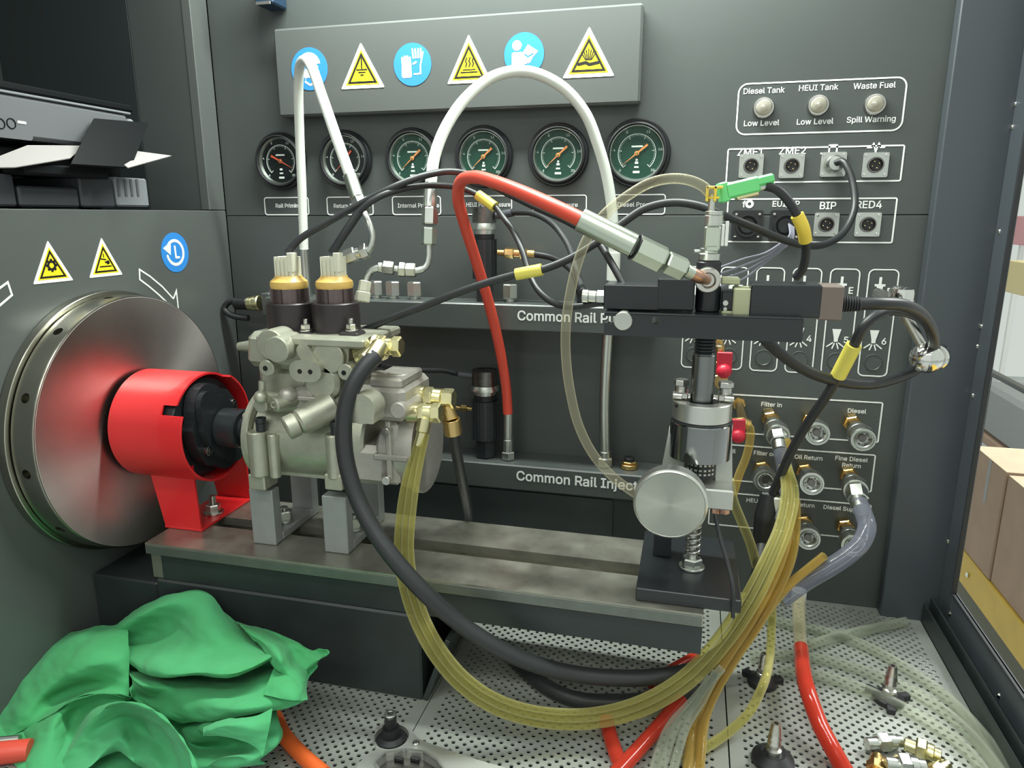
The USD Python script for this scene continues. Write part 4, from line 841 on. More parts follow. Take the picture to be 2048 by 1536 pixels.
ij.part('coil_connector', cat(box((VX(1408, 480), YI - 0.012, hz(500)), (VX(1440, 480), YI + 0.012, hz(452)), 0.002), box((VX(1411, 480), YI - 0.013, hz(503)), (VX(1438, 480), YI + 0.011, hz(490)), 0.002)), 'zinc_green', 'pale connector block')
ij.part('connector_shell', cat(box((VX(1441, 480), YI - 0.006, hz(492)), (VX(1448, 480), YI + 0.010, hz(448)), 0.0025), box((VX(1449, 480), YI - 0.006, hz(492)), (VX(1456, 480), YI + 0.010, hz(442)), 0.0025)), 'white_plastic', 'white connector side')
tx = VX(1428, 435)
ij.part('return_nipple', cat(cyl((tx, YI, hz(452)), (tx, YI, hz(430)), 0.0125, 30, 0.001), ringm((tx, YI, hz(430)), (tx, YI, hz(422)), 0.0122, 0.008, 28), cyl((VX(1424, 400), YI + .002, hz(430)), (VX(1424, 400), YI + .002, hz(388)), 0.0045, 18)), 'zinc')
ij.part('tube_clip', cat(box((VX(1412, 380), YI - .004, hz(403)), (VX(1418, 380), YI + .004, hz(372)), 0.001), box((VX(1428, 380), YI - .004, hz(403)), (VX(1434, 380), YI + .004, hz(372)), 0.001), box((VX(1412, 380), YI - .004, hz(378)), (VX(1446, 380), YI + .004, hz(372)), 0.001), box((VX(1418, 380), YI - .003, hz(398)), (VX(1440, 380), YI + .003, hz(393)), 0.001)), 'yellow_tape', 'yellowed clip')
# clamp
cl = Thing('injector_clamp', 'matt black clamp bar and blocks gripping the injector', 'clamp')
a, c = P(1207, 676, y=-0.405), P(1608, 640, y=-0.405); z1 = P(1410, 634, y=-0.405)[2]; z0 = P(1410, 678, y=-0.405)[2]
bar = sbox(a[0], z0, c[0], z1)
for px, r in ((1220, 7), (1312, 8)):
    q = P(px, 641, y=-0.405); bar = bar.difference(Point(q[0], q[2]).buffer(r * mpp(q)))
bar = bar.difference(sbox(P(1212, 0, y=-.405)[0], P(1245, 647, y=-.405)[2], P(1278, 0, y=-.405)[0], P(1245, 633, y=-.405)[2]))
cl.part('clamp_bar', prism(bar.buffer(-0.0006).buffer(0.0006, join_style='mitre'), 0.050, (0, -0.355, 0)), 'black_anodized')
cl.kids[-1].mesh = prism(bar, 0.018, (0, -0.387, 0))
cl.part('bar_edge', box((a[0] + .0002, -0.4045, z1 - 0.0002), (c[0] - .0002, -0.338, z1 + 0.0022), 0.0008), 'black_anodized')
q = P(1246, 642, y=-0.4055)
cl.part('locking_screw', cat(cyl(q + [0, 0.02, 0], q + [0, -0.003, 0], 18.5 * mpp(q), 36, 0.001)), 'matt_aluminium', 'pale round locking screw')
yb = -0.388
def cb(px0, py0, px1, py1, y0=yb, y1=-0.335): return pbox(px0, py0, px1, py1, y0, y1, 0.0015)
cl.part('left_block', cat(cb(1208, 569, 1318, 622), cb(1316, 557, 1387, 622)), 'black_anodized')
cl.part('right_block', cb(1503, 568, 1640, 637), 'black_anodized')
cl.part('end_cap', cb(1641, 572, 1683, 642, yb + .001, -0.34), 'brown_cap', 'brown end cap')
cl.part('jaw', cat(cb(1444, 582, 1478, 622, -0.375, -0.34)), 'black_anodized')
cl.part('jaw_spacer', cat(cb(1468, 577, 1502, 632, -0.385, -0.345), cb(1443, 556, 1480, 570, -0.372, -0.345), cb(1443, 622, 1470, 634, -0.38, -0.345)), 'olive_block', 'olive metal spacer')
q = P(1451, 606, y=-0.376); cl.part('jaw_screw', cat(cyl(q + [0, .004, 0], q + [0, -.002, 0], 0.004, 16), cyl(q + [0, .002, -.008], q + [0, -.002, -.008], 0.003, 14)), 'zinc')
# sensor connector on the clamp's left end
q0, q1 = P(1208, 594, y=-0.362), P(1165, 592, y=-0.362)
cl.part('cable_socket', cat(hexa(q0 + [.002, 0, 0], q0 + (q1 - q0) * 0.35, 0.0100), cyl(q0 + (q1 - q0) * 0.35, q0 + (q1 - q0) * 0.7, 0.0085, 24), ringm(q0 + (q1 - q0) * 0.7, q1, 0.0095, 0.006, 24)), 'zinc', 'ribbed metal cable socket')
g0, g1 = P(1684, 607, y=-0.362), P(1722, 608, y=-0.362)
cl.part('cable_gland', cat(*[cyl(g0 + (g1 - g0) * k / 7, g0 + (g1 - g0) * (k + 0.8) / 7, 0.0112 - 0.0003 * k, 24, 0.001) for k in range(7)]), 'black_rubber')

# ================================================================== PRESSURE SENSORS, VALVES
def sensor(pts, ycen, lab, base_hex=True):
    """pts: pixel rows from top to bottom: cap top, cap bottom, ring bottom, body top, body bottom, foot bottom"""
    px, rows, w = pts
    z = [P(px, r, y=ycen)[2] for r in rows]; x = P(px, rows[3], y=ycen)[0]; m = mpp((x, ycen, z[3])); o = (x, ycen, 0)
    t = Thing('pressure_sensor', lab, 'sensor', 'pressure sensors on the rails')
    t.part('plug_cap', lathe([(0, z[1]), (w * m * 0.95, z[1]), (w * m * 0.95, z[0] + 0.002), (w * m * 0.85, z[0]), (0, z[0])], o, (0, 0, 1), 36), 'dark_steel')
    t.part('lock_ring', lathe([(0, z[2]), (w * m * 0.82, z[2]), (w * m * 0.82, z[2] + (z[1] - z[2]) * .35), (w * m * 1.05, z[2] + (z[1] - z[2]) * .4), (w * m * 1.05, z[2] + (z[1] - z[2]) * .6), (w * m * 0.95, z[1] - .001), (0, z[1])], o, (0, 0, 1), 36), 'zinc', 'bright ribbed lock ring')
    gr = unary_union([Point(0, 0).buffer(w * m * 0.93)] + [affinity.rotate(sbox(w * m * .8, -.0016, w * m, .0016), q, origin=(0, 0)) for q in range(0, 360, 30)])
    t.part('sensor_body', prism(gr, z[3] - z[4], (x, ycen, z[4]), (1, 0, 0), (0, 1, 0)), 'black_anodized', smooth=25)
    t.part('neck', cyl((x, ycen, z[3]), (x, ycen, z[2]), w * m * 0.8, 28), 'black_plastic')
    t.part('hex_foot', hexa((x, ycen, z[5]), (x, ycen, z[4]), w * m * 0.78), 'black_anodized')
    return A([x, ycen, z[0]])
s1 = sensor((969, (417, 445, 468, 478, 557, 606), 25), -0.042, 'upright black pressure sensor on the upper rail behind the red hose')
s2 = sensor((970, (742, 768, 788, 800, 876, 913), 27), -0.042, 'upright black pressure sensor on the lower rail left of the red hose end')
# horizontal sensor on the left end of the pump rail
t = Thing('rail_end_plug', 'black angled cable plug with a brass ring on the left end of the upper rail', 'cable plug')
yy = -0.045
t.part('end_block', pbox(521, 586, 541, 632, yy - 0.02, yy + 0.02, 0.002), 'panel_paint')
t.part('brass_ring', cat(cyl(P(521, 606, y=yy), P(508, 607, y=yy), 0.0165, 32, 0.002), cyl(P(508, 607, y=yy), P(498, 607, y=yy), 0.0145, 32, 0.001)), 'zinc_yellow', 'brass ring')
t.part('plug_body', cat(cyl(P(498, 607, y=yy), P(470, 607, y=yy), 0.0130, 28, 0.003)), 'black_plastic')
t.part('cable', tube(path((474, 600, yy), (455, 606, yy - .002), (449, 618, yy - .004), (458, 628, yy - .006), (476, 634, yy - .006), (497, 636, yy - .004)), 0.0065), 'black_rubber')
# brass side fitting on the upper sensor
t = Thing('brass_fitting', 'brass tube fitting pointing right from the upper pressure sensor', 'fitting')
f0, f1 = P(995, 505, y=-0.042), P(1070, 508, y=-0.042); fd = f1 - f0
t.part('fitting_body', cat(cyl(f0, f0 + fd * .25, .006, 20), hexa(f0 + fd * .2, f0 + fd * .45, .0105), cyl(f0 + fd * .45, f0 + fd * .62, .0078, 24), hexa(f0 + fd * .6, f0 + fd * .8, .0100), cyl(f0 + fd * .8, f1, .0075, 24)), 'brass')
t = Thing('brass_fitting', 'thin brass fitting pointing left from the lower pressure sensor', 'fitting')
f0, f1 = P(945, 818, y=-0.042), P(912, 815, y=-0.042); fd = f1 - f0
t.part('fitting_body', cat(cyl(f0, f0 + fd * .4, .0045, 16), hexa(f0 + fd * .3, f0 + fd * .7, .0075), cyl(f0 + fd * .7, f1, .005, 16)), 'brass')
# plug and cap on the injector rail
t = Thing('rail_plug', 'small brass plug with a black cap on top of the lower rail', 'plug')
q = P(1258, 935, y=-0.042); q = A([q[0], -0.042, ZI1])
t.part('plug_base', cat(cyl(q + [0, 0, .0003], q + [0, 0, .010], .017, 32, .001), hexa(q + [0, 0, .010], q + [0, 0, .015], .014)), 'brass')
t.part('plug_cap', cyl(q + [0, 0, .015], q + [0, 0, .022], .010, 24), 'black_plastic')
# red handled valves behind the stand
def valve(lab, pc, y, hpts, bpts, hr):
    t = Thing('ball_valve', lab, 'valve')
    t.part('valve_body', cat(*[cyl(P(*bpts[k], y=y), P(*bpts[k + 1], y=y), r, 24, .001) for k, r in zip(range(len(bpts) - 1), hr)], hexa(P(*bpts[0], y=y), P(*bpts[0], y=y) + [0, -.012, 0], .013)), 'brass', 'brass body')
    w_ = P(*bpts[1], y=y); t.part('wall_pipe', cat(cyl(w_, (w_[0], -0.0005, w_[2]), .0075, 20), hexa((w_[0], -0.012, w_[2]), (w_[0], -0.0004, w_[2]), .013)), 'brass')
    h = [P(*q, y=y - .016) for q in hpts]
    t.part('handle', cat(obox((h[0] + h[1]) / 2, (h[1] - h[0]) / 2, A([0, -.003, 0]), np.cross(h[1] - h[0], [0, 1, 0]) / np.linalg.norm(h[1] - h[0]) * .012, .002), sphere(h[0], .0125, 2)), 'red_plastic', 'red handle')
valve('red handled brass valve behind the injector stem', (1440, 720), -0.16, ((1448, 742), (1450, 704)), ((1440, 760), (1440, 722), (1440, 690)), (0.010, 0.008))
valve('red handled brass valve right of the polished collar', (1478, 850), -0.13, ((1476, 872), (1476, 838)), ((1455, 848), (1486, 844), (1500, 850)), (0.0095, 0.0085))
# chrome toggle lever at the right
t = Thing('ball_lever', 'chrome lever with a shiny ball end in front of the right pillar', 'lever')
yl = -0.17
b0 = P(1802, 598, y=yl); R = 24 * mpp(b0)
t.part('domed_cap', lathe([(0, 0), (R, 0), (R, R * .55), (R * .92, R * .85), (R * .6, R * 1.05), (0, R * 1.12)], b0, (0, 0, 1), 40), 'chrome')
t.part('cap_base', cat(cyl(b0 - [0, 0, .012], b0, R * 1.02, 40, .001), cyl(b0 + [0, 0.02, -.006], (b0[0], -0.029, b0[2] - .006), .009, 20)), 'steel')
l1, l2 = P(1812, 632, y=yl - .005), P(1852, 706, y=yl - .02)
t.part('lever_rod', cat(cyl(b0 - [0, 0, .010], l1, .008, 20), tube([l1, (l1 + l2) / 2, l2], [.0085, .0075, .0065], 16), sphere(l1, .0085, 2)), 'steel')
bc = P(1853, 716, y=yl - .022)
t.part('ball', sphere(bc, 31 * mpp(bc), 4), 'chrome')
fc = P(1870, 713, y=yl - .005)
t.part('ball_flange', ringm(fc + [-.004, -.010, 0], fc + [.006, .012, 0], 26 * mpp(fc), 8 * mpp(fc), 40, .002), 'chrome')
# ================================================================== HOSES, PIPES, CABLES
def fitting(t, name, pts, radii, m, hexes=(), label=None):
    """a stack of coaxial pieces through the points: cylinders, or hexagons where listed"""
    return t.part(name, cat(*[(hexa if k in hexes else cyl)(pts[k], pts[k + 1], radii[k]) for k in range(len(radii))]), m, label)
# white hose from the rail to the pump
t = Thing('white_hose', 'white high pressure hose bent in a narrow upside down V over the left gauges', 'hose')
pa = path((614, 592, -.045), (611, 540, -.045), (608, 498, -.048))
t.part('steel_end', tube(pa, .0105, 18), 'zinc')
t.part('hose', tube(path((608, 500, -.048), (604, 380, -.055), (599, 260, -.070), (597, 170, -.095), (600, 132, -.120), (611, 120, -.150), (624, 136, -.180), (645, 195, -.215), (678, 290, -.255), (706, 368, -.285)), .0088, 18), 'white_hose')
pf = path((700, 352, -.280), (716, 398, -.296), (727, 424, -.305), (733, 440, -.309))
fitting(t, 'ferrule', pf[:2], [.0112], 'zinc_green'); fitting(t, 'swivel_nut', pf[1:3], [.0125], 'zinc', (0,)); 
t.part('bent_pipe', tube(path((728, 425, -.305), (738, 448, -.310), (745, 474, -.313), (740, 495, -.315), (728, 505, -.316), (715, 508, -.318)), .0058, 14), 'zinc')
pg = path((736, 500, -.316), (722, 505, -.317), (712, 507, -.318), (690, 516, -.322), (678, 524, -.325))
fitting(t, 'end_fitting', pg, [.0125, .0085, .0120, .008], 'zinc', (0, 2))
# white arch hose
t = Thing('white_hose', 'white high pressure hose in a tall round arch from the lower rail', 'hose')
q = P(1209, 925, y=-.045); q = A([q[0], -.045, ZI1])
t.part('base_nut', cat(hexa(q + [0, 0, .0003], q + [0, 0, .020], .0150), cyl(q + [0, 0, .02], q + [0, 0, .032], .0115, 28)), 'zinc')
t.part('steel_pipe', tube([q + [0, 0, .03], P(1209, 800, y=-.045), P(1217, 650, y=-.045), P(1226, 555, y=-.047)], .0100, 18), 'zinc')
t.part('sleeve', tube(path((1226, 560, -.047), (1228, 505, -.050)), .0118, 18), 'white_hose')
t.part('hose', tube(path((1228, 508, -.050), (1224, 420, -.055), (1213, 350, -.062), (1196, 290, -.072), (1170, 226, -.085), (1122, 172, -.102), (1054, 143, -.120), (990, 152, -.140), (934, 194, -.165), (894, 250, -.190), (870, 310, -.212), (861, 372, -.230)), .0095, 18), 'white_hose')
pf = path((862, 366, -.229), (860, 416, -.240), (859, 450, -.245), (858, 455, -.246), (857, 490, -.249))
fitting(t, 'ferrule', pf[:2], [.0108], 'zinc'); fitting(t, 'swivel_nut', pf[1:3], [.0132], 'zinc', (0,)); fitting(t, 'union_nut', pf[3:], [.0128], 'zinc_green', (0,))
t.part('bent_pipe', tube(path((857, 488, -.249), (857, 515, -.252), (851, 534, -.256), (836, 541, -.260), (822, 541, -.262)), .0058, 14), 'zinc')
pf = path((832, 541, -.260), (812, 540, -.263), (797, 539, -.266), (788, 537, -.268), (766, 535, -.271), (757, 535, -.273))
fitting(t, 'coupling_nuts', pf, [.0118, .0125, .0055, .0115, .0085], 'zinc', (0, 1, 3))
t.part('elbow_pipe', tube(path((760, 535, -.273), (744, 540, -.277), (734, 553, -.282), (731, 566, -.285)), .0058, 14), 'zinc')
pf = path((731, 562, -.285), (727, 583, -.290), (724, 604, -.294))
fitting(t, 'end_fitting', pf, [.0100, .0120], 'cream_plastic', (0, 1), 'cream coloured end fitting')
# red hose
t = Thing('red_hose', 'red pressure hose looping from the lower rail up to the injector', 'hose')
q = P(1016, 915, y=-.050); q = A([q[0], -.050, ZI1])
pf = [q + [0, 0, .0003], q + [0, 0, .018], P(1016, 878, y=-.050), P(1016, 826, y=-.050)]
fitting(t, 'lower_ferrule', pf, [.0140, .0110, .0102], 'zinc', (0,), 'steel end of the hose')
t.part('hose', tube(path((1016, 832, -.050), (1012, 772, -.058), (998, 690, -.082), (976, 600, -.120), (950, 515, -.165), (928, 445, -.210), (916, 395, -.245), (922, 363, -.275), (948, 354, -.310), (990, 364, -.350), (1050, 387, -.395), (1110, 414, -.435), (1172, 444, -.465)), .0096, 20), 'red_hose')
pf = path((1160, 439, -.460), (1268, 492, -.455), (1272, 494, -.454), (1328, 521, -.446), (1332, 523, -.445), (1370, 540, -.438), (1384, 547, -.432))
fitting(t, 'upper_ferrule', pf[:2], [.0148], 'zinc_green', (), 'pale steel ferrule'); fitting(t, 'swivel_nut', pf[2:4], [.0168], 'zinc_green', (0,)); fitting(t, 'reducing_nut', pf[4:], [.0145, .0085], 'zinc_green', (0,))
t.part('tail_pipe', tube(path((1376, 543, -.434), (1396, 553, -.420), (1414, 561, -.402)), [.0080, .0085, .0062], 16), 'copper', 'coppery tail pipe')
t.part('tie', ringm(P(1269, 493, y=-.455), P(1271, 494, y=-.4545), .0172, .012, 32), 'black_plastic')
# black cables to the solenoids
def cable(name, label, category, pts, r, m='black_rubber', sleeves=(), n=12, group=None):
    t = Thing(name, label, category, group)
    t.part('jacket', tube(path(*pts), r, n), m)
    for i0, i1, rr, mm, lab in sleeves:
        t.part('sleeve', tube(path(*pts)[i0:i1 + 1], rr, 16), mm, lab)
    return t
cable('solenoid_cable', 'thin black cable from the left gold capped solenoid over to the injector clamp', 'cable', [(574, 506, -.362), (600, 478, -.355), (660, 442, -.345), (722, 407, -.335), (790, 373, -.325), (850, 351, -.295), (900, 343, -.262), (942, 350, -.245), (1000, 380, -.250), (1070, 414, -.265), (1140, 446, -.285), (1190, 478, -.300), (1225, 530, -.330), (1250, 575, -.350)], .0052)
cable('solenoid_cable', 'black cable with a yellow sleeve from the right gold capped solenoid to the clamp', 'cable', [(664, 506, -.365), (690, 466, -.360), (718, 424, -.350), (760, 393, -.340), (826, 374, -.300), (880, 371, -.255), (925, 377, -.215), (956, 390, -.215), (990, 414, -.225), (1006, 434, -.235), (1026, 462, -.255), (1044, 500, -.28), (1058, 544, -.305), (1080, 585, -.336), (1112, 608, -.345), (1150, 613, -.355), (1206, 605, -.360)], .0048,
      sleeves=[(0, 2, .0066, 'black_rubber', 'heat shrink sleeve'), (7, 8, .0085, 'yellow_sleeve', 'yellow sleeve')])
cable('sensor_cable', 'black cable curving from the upper sensor to the metal socket of the clamp', 'cable', [(994, 431, -.045), (1026, 425, -.06), (1066, 427, -.09), (1103, 446, -.13), (1132, 482, -.18), (1146, 515, -.23), (1156, 552, -.29), (1166, 585, -.350)], .0055, sleeves=[(0, 1, .0072, 'grey_rubber', 'grey boot')])
cable('sensor_cable', 'black hose from the brass fitting of the upper sensor', 'cable', [(1068, 508, -.042), (1100, 514, -.05), (1132, 530, -.08), (1150, 550, -.11), (1158, 580, -.13), (1160, 604, -.05)], .0062)
cable('sensor_cable', 'thin black cable from behind the pump to the lower sensor', 'cable', [(758, 730, -.33), (800, 738, -.28), (850, 741, -.20), (885, 742, -.13), (915, 748, -.06), (950, 752, -.045)], .0042, sleeves=[(4, 5, .0062, 'grey_rubber', 'grey boot')])
cable('long_cable', 'long black cable with a yellow sleeve from the pump across to the square wave socket', 'cable', [(728, 660, -.33), (775, 640, -.335), (850, 611, -.34), (950, 573, -.345), (1032, 549, -.345), (1084, 539, -.345), (1140, 517, -.335), (1196, 483, -.325), (1240, 450, -.318), (1290, 417, -.312), (1345, 405, -.312), (1400, 412, -.320), (1450, 432, -.325), (1505, 454, -.30), (1560, 477, -.25), (1612, 491, -.20), (1655, 487, -.15), (1690, 461, -.105), (1709, 415, -.075), (1706, 368, -.055), (1694, 334, -.042), (1684, 322, -.034), (1672, 326, -.028)], .0056,
      sleeves=[(4, 5, .0088, 'yellow_sleeve', 'yellow sleeve')])
t = Thing('cable_plug', 'round grey plug pushed into the square wave socket', 'plug')
q = P(1666, 329, y=0)
t.part('plug_shell', lathe([(0, .0012), (.0098, .0012), (.0098, .009), (.0140, .010), (.0145, .018), (.012, .022), (.0105, .028), (0, .0295)], q, (0, -1, 0), 36), 'zinc')
# cable of the green clip
gcl = Thing('green_clip', 'bright green clip connector above the injector with a black cable', 'connector')
u0, u1 = P(1446, 385, y=-.345), P(1545, 361, y=-.325); ud = (u1 - u0) / np.linalg.norm(u1 - u0); up_ = np.cross([0, -1, 0], ud); up_ /= np.linalg.norm(up_); L_ = np.linalg.norm(u1 - u0); un = np.cross(ud, up_)
gcl.part('clip_body', cat(obox(u0 + ud * L_ * .36, ud * L_ * .36, up_ * .0105, un * .008, .003), obox(u0 + ud * L_ * .80 + up_ * .003, ud * L_ * .22, up_ * .0065, un * .0075, .003), obox(u0 + ud * L_ * .0, ud * .006, up_ * .013, un * .008, .002)), 'green_plastic')
gcl.part('terminal', obox(u0 + ud * L_ * .45 - up_ * .0115, ud * L_ * .22, up_ * .0025, un * .006, .001), 'zinc_yellow', 'yellowish metal terminal')
gcl.part('contact', obox(u0 + ud * L_ * .86 - up_ * .006, ud * L_ * .16, up_ * .003, un * .005, .001), 'zinc')
gp = [(1530, 372, -.330), (1552, 378, -.325), (1576, 401, -.32), (1594, 430, -.315), (1606, 456, -.31), (1611, 482, -.30), (1611, 512, -.29), (1604, 540, -.28), (1590, 556, -.275)]
gcl.part('cable', tube(path(*gp), .0060, 14), 'black_rubber')
gcl.part('yellow_sleeve', tube(path(*gp)[3:6], .0088, 16), 'yellow_tape', 'yellow sleeve')
# thin grey wires out of the black socket
for k, (dy, e) in enumerate(((0, 535), (9, 548), (17, 560), (24, 574))):
    cable('thin_wire', 'thin grey wire, %s of four running from the black socket' % ['topmost', 'second', 'third', 'lowest'][k], 'wire', [(1578 + 3 * k, 448 + 2 * k, -.012), (1580 + 2 * k, 468 + 3 * k, -.04), (1562, 486 + dy * .6, -.10), (1530, 506 + dy * .8, -.16), (1490, e - 18, -.22), (1440, e, -.30)], .0018, 'wire_grey', n=8, group='thin grey wires')
# cables around the ball lever
cable('actuator_cable', 'thick black cable from the right end of the clamp looping behind the chrome ball', 'cable', [(1716, 608, -.362), (1760, 607, -.355), (1806, 610, -.33), (1846, 632, -.28), (1866, 672, -.23), (1862, 712, -.17), (1834, 738, -.15), (1790, 757, -.18), (1738, 768, -.22), (1678, 763, -.26), (1610, 740, -.30), (1556, 703, -.33), (1524, 672, -.345)], .0082)
cable('actuator_cable', 'black cable with a yellow sleeve running down from the lever to the black plug', 'cable', [(1868, 694, -.16), (1860, 656, -.18), (1836, 634, -.215), (1800, 622, -.25), (1762, 626, -.285), (1728, 652, -.30), (1708, 690, -.29), (1676, 752, -.27), (1655, 788, -.26), (1618, 842, -.24), (1584, 900, -.22), (1558, 958, -.20), (1540, 1000, -.19)], .0072,
      sleeves=[(6, 7, .0108, 'yellow_sleeve', 'yellow sleeve')])
t = Thing('cable_joint', 'black moulded cable joint hanging beside the amber tubes', 'cable joint')
t.part('joint_body', cat(tube(path((1538, 988, -.19), (1532, 1035, -.195), (1524, 1084, -.20)), [.014, .019, .015], 20), tube(path((1524, 994, -.19), (1558, 994, -.19)), .010, 16)), 'black_plastic')
t.part('tail_cable', tube(path((1526, 1080, -.20), (1520, 1130, -.23), (1506, 1190, -.26), (1484, 1250, -.28), (1448, 1300, -.30), (1402, 1330, -.31)), .0115, 16), 'black_rubber')
t.part('clip', pbox(1548, 996, 1562, 1042, -.205, -.19, .002), 'white_plastic', 'pale clip')
# clear arch tube
cable('clear_tube', 'clear plastic tube arching from the injector down to the round knob', 'tube', [(1424, 392, -.36), (1408, 374, -.36), (1380, 361, -.362), (1345, 357, -.365), (1300, 366, -.37), (1252, 394, -.375), (1208, 430, -.38), (1176, 474, -.385), (1154, 530, -.39), (1140, 590, -.395), (1132, 650, -.40), (1132, 715, -.40), (1140, 780, -.40), (1157, 850, -.40), (1186, 908, -.40), (1224, 952, -.40), (1266, 984, -.40), (1300, 1004, -.405)], .0068, 'arch_tube', n=16)
# big black hose
t = Thing('supply_hose', 'thick black rubber hose from the pump sweeping down in front of the bed', 'hose')
hp = [(752, 712, -.452), (735, 728, -.464), (708, 768, -.480), (691, 815, -.490), (687, 865, -.496), (693, 925, -.502), (712, 990, -.510), (742, 1052, -.520), (786, 1115, -.528), (842, 1178, -.528), (908, 1238, -.515), (986, 1290, -.505), (1066, 1327, -.49), (1150, 1348, -.47), (1235, 1356, -.45), (1320, 1353, -.425), (1400, 1336, -.39), (1452, 1305, -.35), (1484, 1262, -.325), (1504, 1205, -.31)]
t.part('hose', tube(path(*hp), .0118, 22), 'black_rubber')
fitting(t, 'hose_tail', path((760, 692, -.43), (742, 720, -.458)), [.0128], 'zinc_yellow')
t = Thing('second_hose', 'black hose lying on the tray below the supply hose', 'hose')
t.part('hose', tube([PT(q, w, .012) for q, w in ((1000, 1290), (1040, 1330), (1090, 1372), (1150, 1398), (1230, 1404), (1310, 1398), (1390, 1376))], .012, 18), 'black_rubber')
t = Thing('return_hose', 'black hose from the brass elbow at the right of the pump down behind the bed', 'hose')
e0 = P(898, 800, y=-.37)
fitting(t, 'brass_elbow', path((892, 812, -.37), (902, 838, -.37), (907, 868, -.367)), [.0115, .0140], 'brass', (), 'brass elbow')
t.part('hose', tube(path((906, 864, -.367), (914, 910, -.34), (925, 965, -.30), (934, 1010, -.26), (940, 1045, -.232), (946, 1090, -.225)), .0088, 16), 'black_rubber')
# yellow tubes from the pump (bundle)
lab = ['upper', 'middle', 'lower']
for k in range(3):
    o = (k - 1) * 13.5
    t = Thing('yellow_tube', 'translucent yellow tube, %s of the bundle looping below the bed' % lab[k], 'tube', 'yellow tubes looping from the pump')
    f = lambda px, py, y, nx=1.0, ny=0.0: (px + o * nx, py + o * ny, y - .002 * k)
    pts = [f(846, 868, -.415, .5), f(838, 900, -.425, .6), f(822, 962, -.445, .9), f(812, 1030, -.465), f(808, 1095, -.480, 1), f(815, 1160, -.488, 1, -.25), f(838, 1235, -.503, .9, -.55), f(876, 1306, -.535, .75, -.75), f(928, 1366, -.535, .5, -.95), f(996, 1410, -.525, .25, -1.05), f(1080, 1434, -.510, 0, -1.1), f(1180, 1437, -.49, -.1, -1.1), f(1280, 1413, -.465, -.4, -1.05), f(1370, 1361, -.435, -.65, -.9), f(1440, 1288, -.40, -.85, -.7), f(1500, 1200, -.36, -1, -.5), f(1544, 1112, -.31, -1, -.3), f(1570, 1046, -.265, -1, 0), f(1580, 985, -.225, -.9, 0), (1570 - o * .5, 930, -.19)]
    t.part('tube', hollow(path(*pts), .0047, .0013, 14, .009), 'yellow_tube')
t = Thing('tube_connector', 'pale yellow push connector where the tubes leave the pump', 'connector')
t.part('connector_body', cat(cyl(P(850, 834, y=-.415), P(845, 862, y=-.418), .0105, 24), cyl(P(845, 862, y=-.418), P(838, 890, y=-.42), .0088, 24)), 'zinc_yellow')
# amber tubes from the couplings
am = [([(1574, 880, -.12), (1572, 925, -.15), (1578, 985, -.19), (1580, 1050, -.23), (1566, 1110, -.28), (1540, 1172, -.32), (1500, 1245, -.36), (1452, 1318, -.40), (1412, 1385, -.43), (1388, 1450, -.45), (1374, 1545, -.525)], 'amber tube straight down from the filter couplings to the tray'),
      ([(1592, 1000, -.20), (1592, 1060, -.235), (1582, 1120, -.275), (1556, 1180, -.31), (1516, 1250, -.35), (1470, 1318, -.385), (1430, 1385, -.42), (1400, 1455, -.45), (1384, 1545, -.52)], 'amber tube beside the first, right of it'),
      ([(1648, 1112, -.235), (1618, 1136, -.26), (1580, 1168, -.29), (1534, 1222, -.33), (1482, 1296, -.375), (1440, 1365, -.41), (1412, 1430, -.44), (1398, 1545, -.52)], 'amber tube that joins the end of the grey bent hose')]
for pts, lb_ in am:
    t = Thing('amber_tube', lb_, 'tube'); t.part('tube', hollow(path(*pts), .0068, .0016, 14, .009), 'amber_tube')
t = Thing('clear_loop', 'clear yellowish tube making a small loop over the tray below the amber tubes', 'tube')
t.part('tube', hollow([P(1545, 1210, y=-.24), P(1543, 1260, y=-.26), P(1540, 1310, y=-.29), PT(1526, 1370, .06), PT(1498, 1425, .035), PT(1460, 1462, .018), PT(1420, 1490, .012), PT(1370, 1520, .012)], .0068, .0016, 14), 'yellow_tube')
for k, (x0, x1) in enumerate(((1352, 1322), (1372, 1345), (1338, 1304))):
    t = Thing('clear_tube', 'clear tube hanging to the tray edge, %s of three under the bundle' % ['middle', 'rightmost', 'leftmost'][k], 'tube', 'clear tubes under the bundle')
    t.part('tube', hollow([P(1420 + 12 * k, 1352 - 8 * k, y=-.425), P((1420 + x0) / 2 + 8, 1400, y=-.44), P(x0, 1455, y=-.475), P(x1, 1545, y=-.535)], .0060, .0016, 14), 'clear_tube')
# grey bent hose with steel end on Fine Diesel
t = Thing('grey_hose', 'grey translucent hose bending down and left from the Fine Diesel coupling', 'hose')
pf = path((1712, 978, -.105), (1716, 1000, -.128), (1722, 1020, -.150))
fitting(t, 'hose_tail', pf, [.0175, .0140], 'zinc', (0,))
t.part('hose', tube(path((1718, 1006, -.135), (1728, 1030, -.160), (1734, 1056, -.185), (1722, 1086, -.205), (1694, 1112, -.220), (1654, 1138, -.235), (1610, 1164, -.25), (1560, 1200, -.27)), .0142, 20), 'grey_tube')
t = Thing('grey_hose', 'grey translucent hose hanging from the Filter in coupling', 'hose')
fitting(t, 'hose_tail', path((1554, 866, -.103), (1558, 884, -.120), (1561, 900, -.132)), [.0160, .0125], 'zinc', (0,))
t.part('hose', tube(path((1559, 888, -.122), (1566, 920, -.142), (1572, 960, -.165), (1571, 1000, -.190), (1564, 1042, -.21)), [.0125, .0130, .0130, .0125, .012], 20), 'grey_tube')
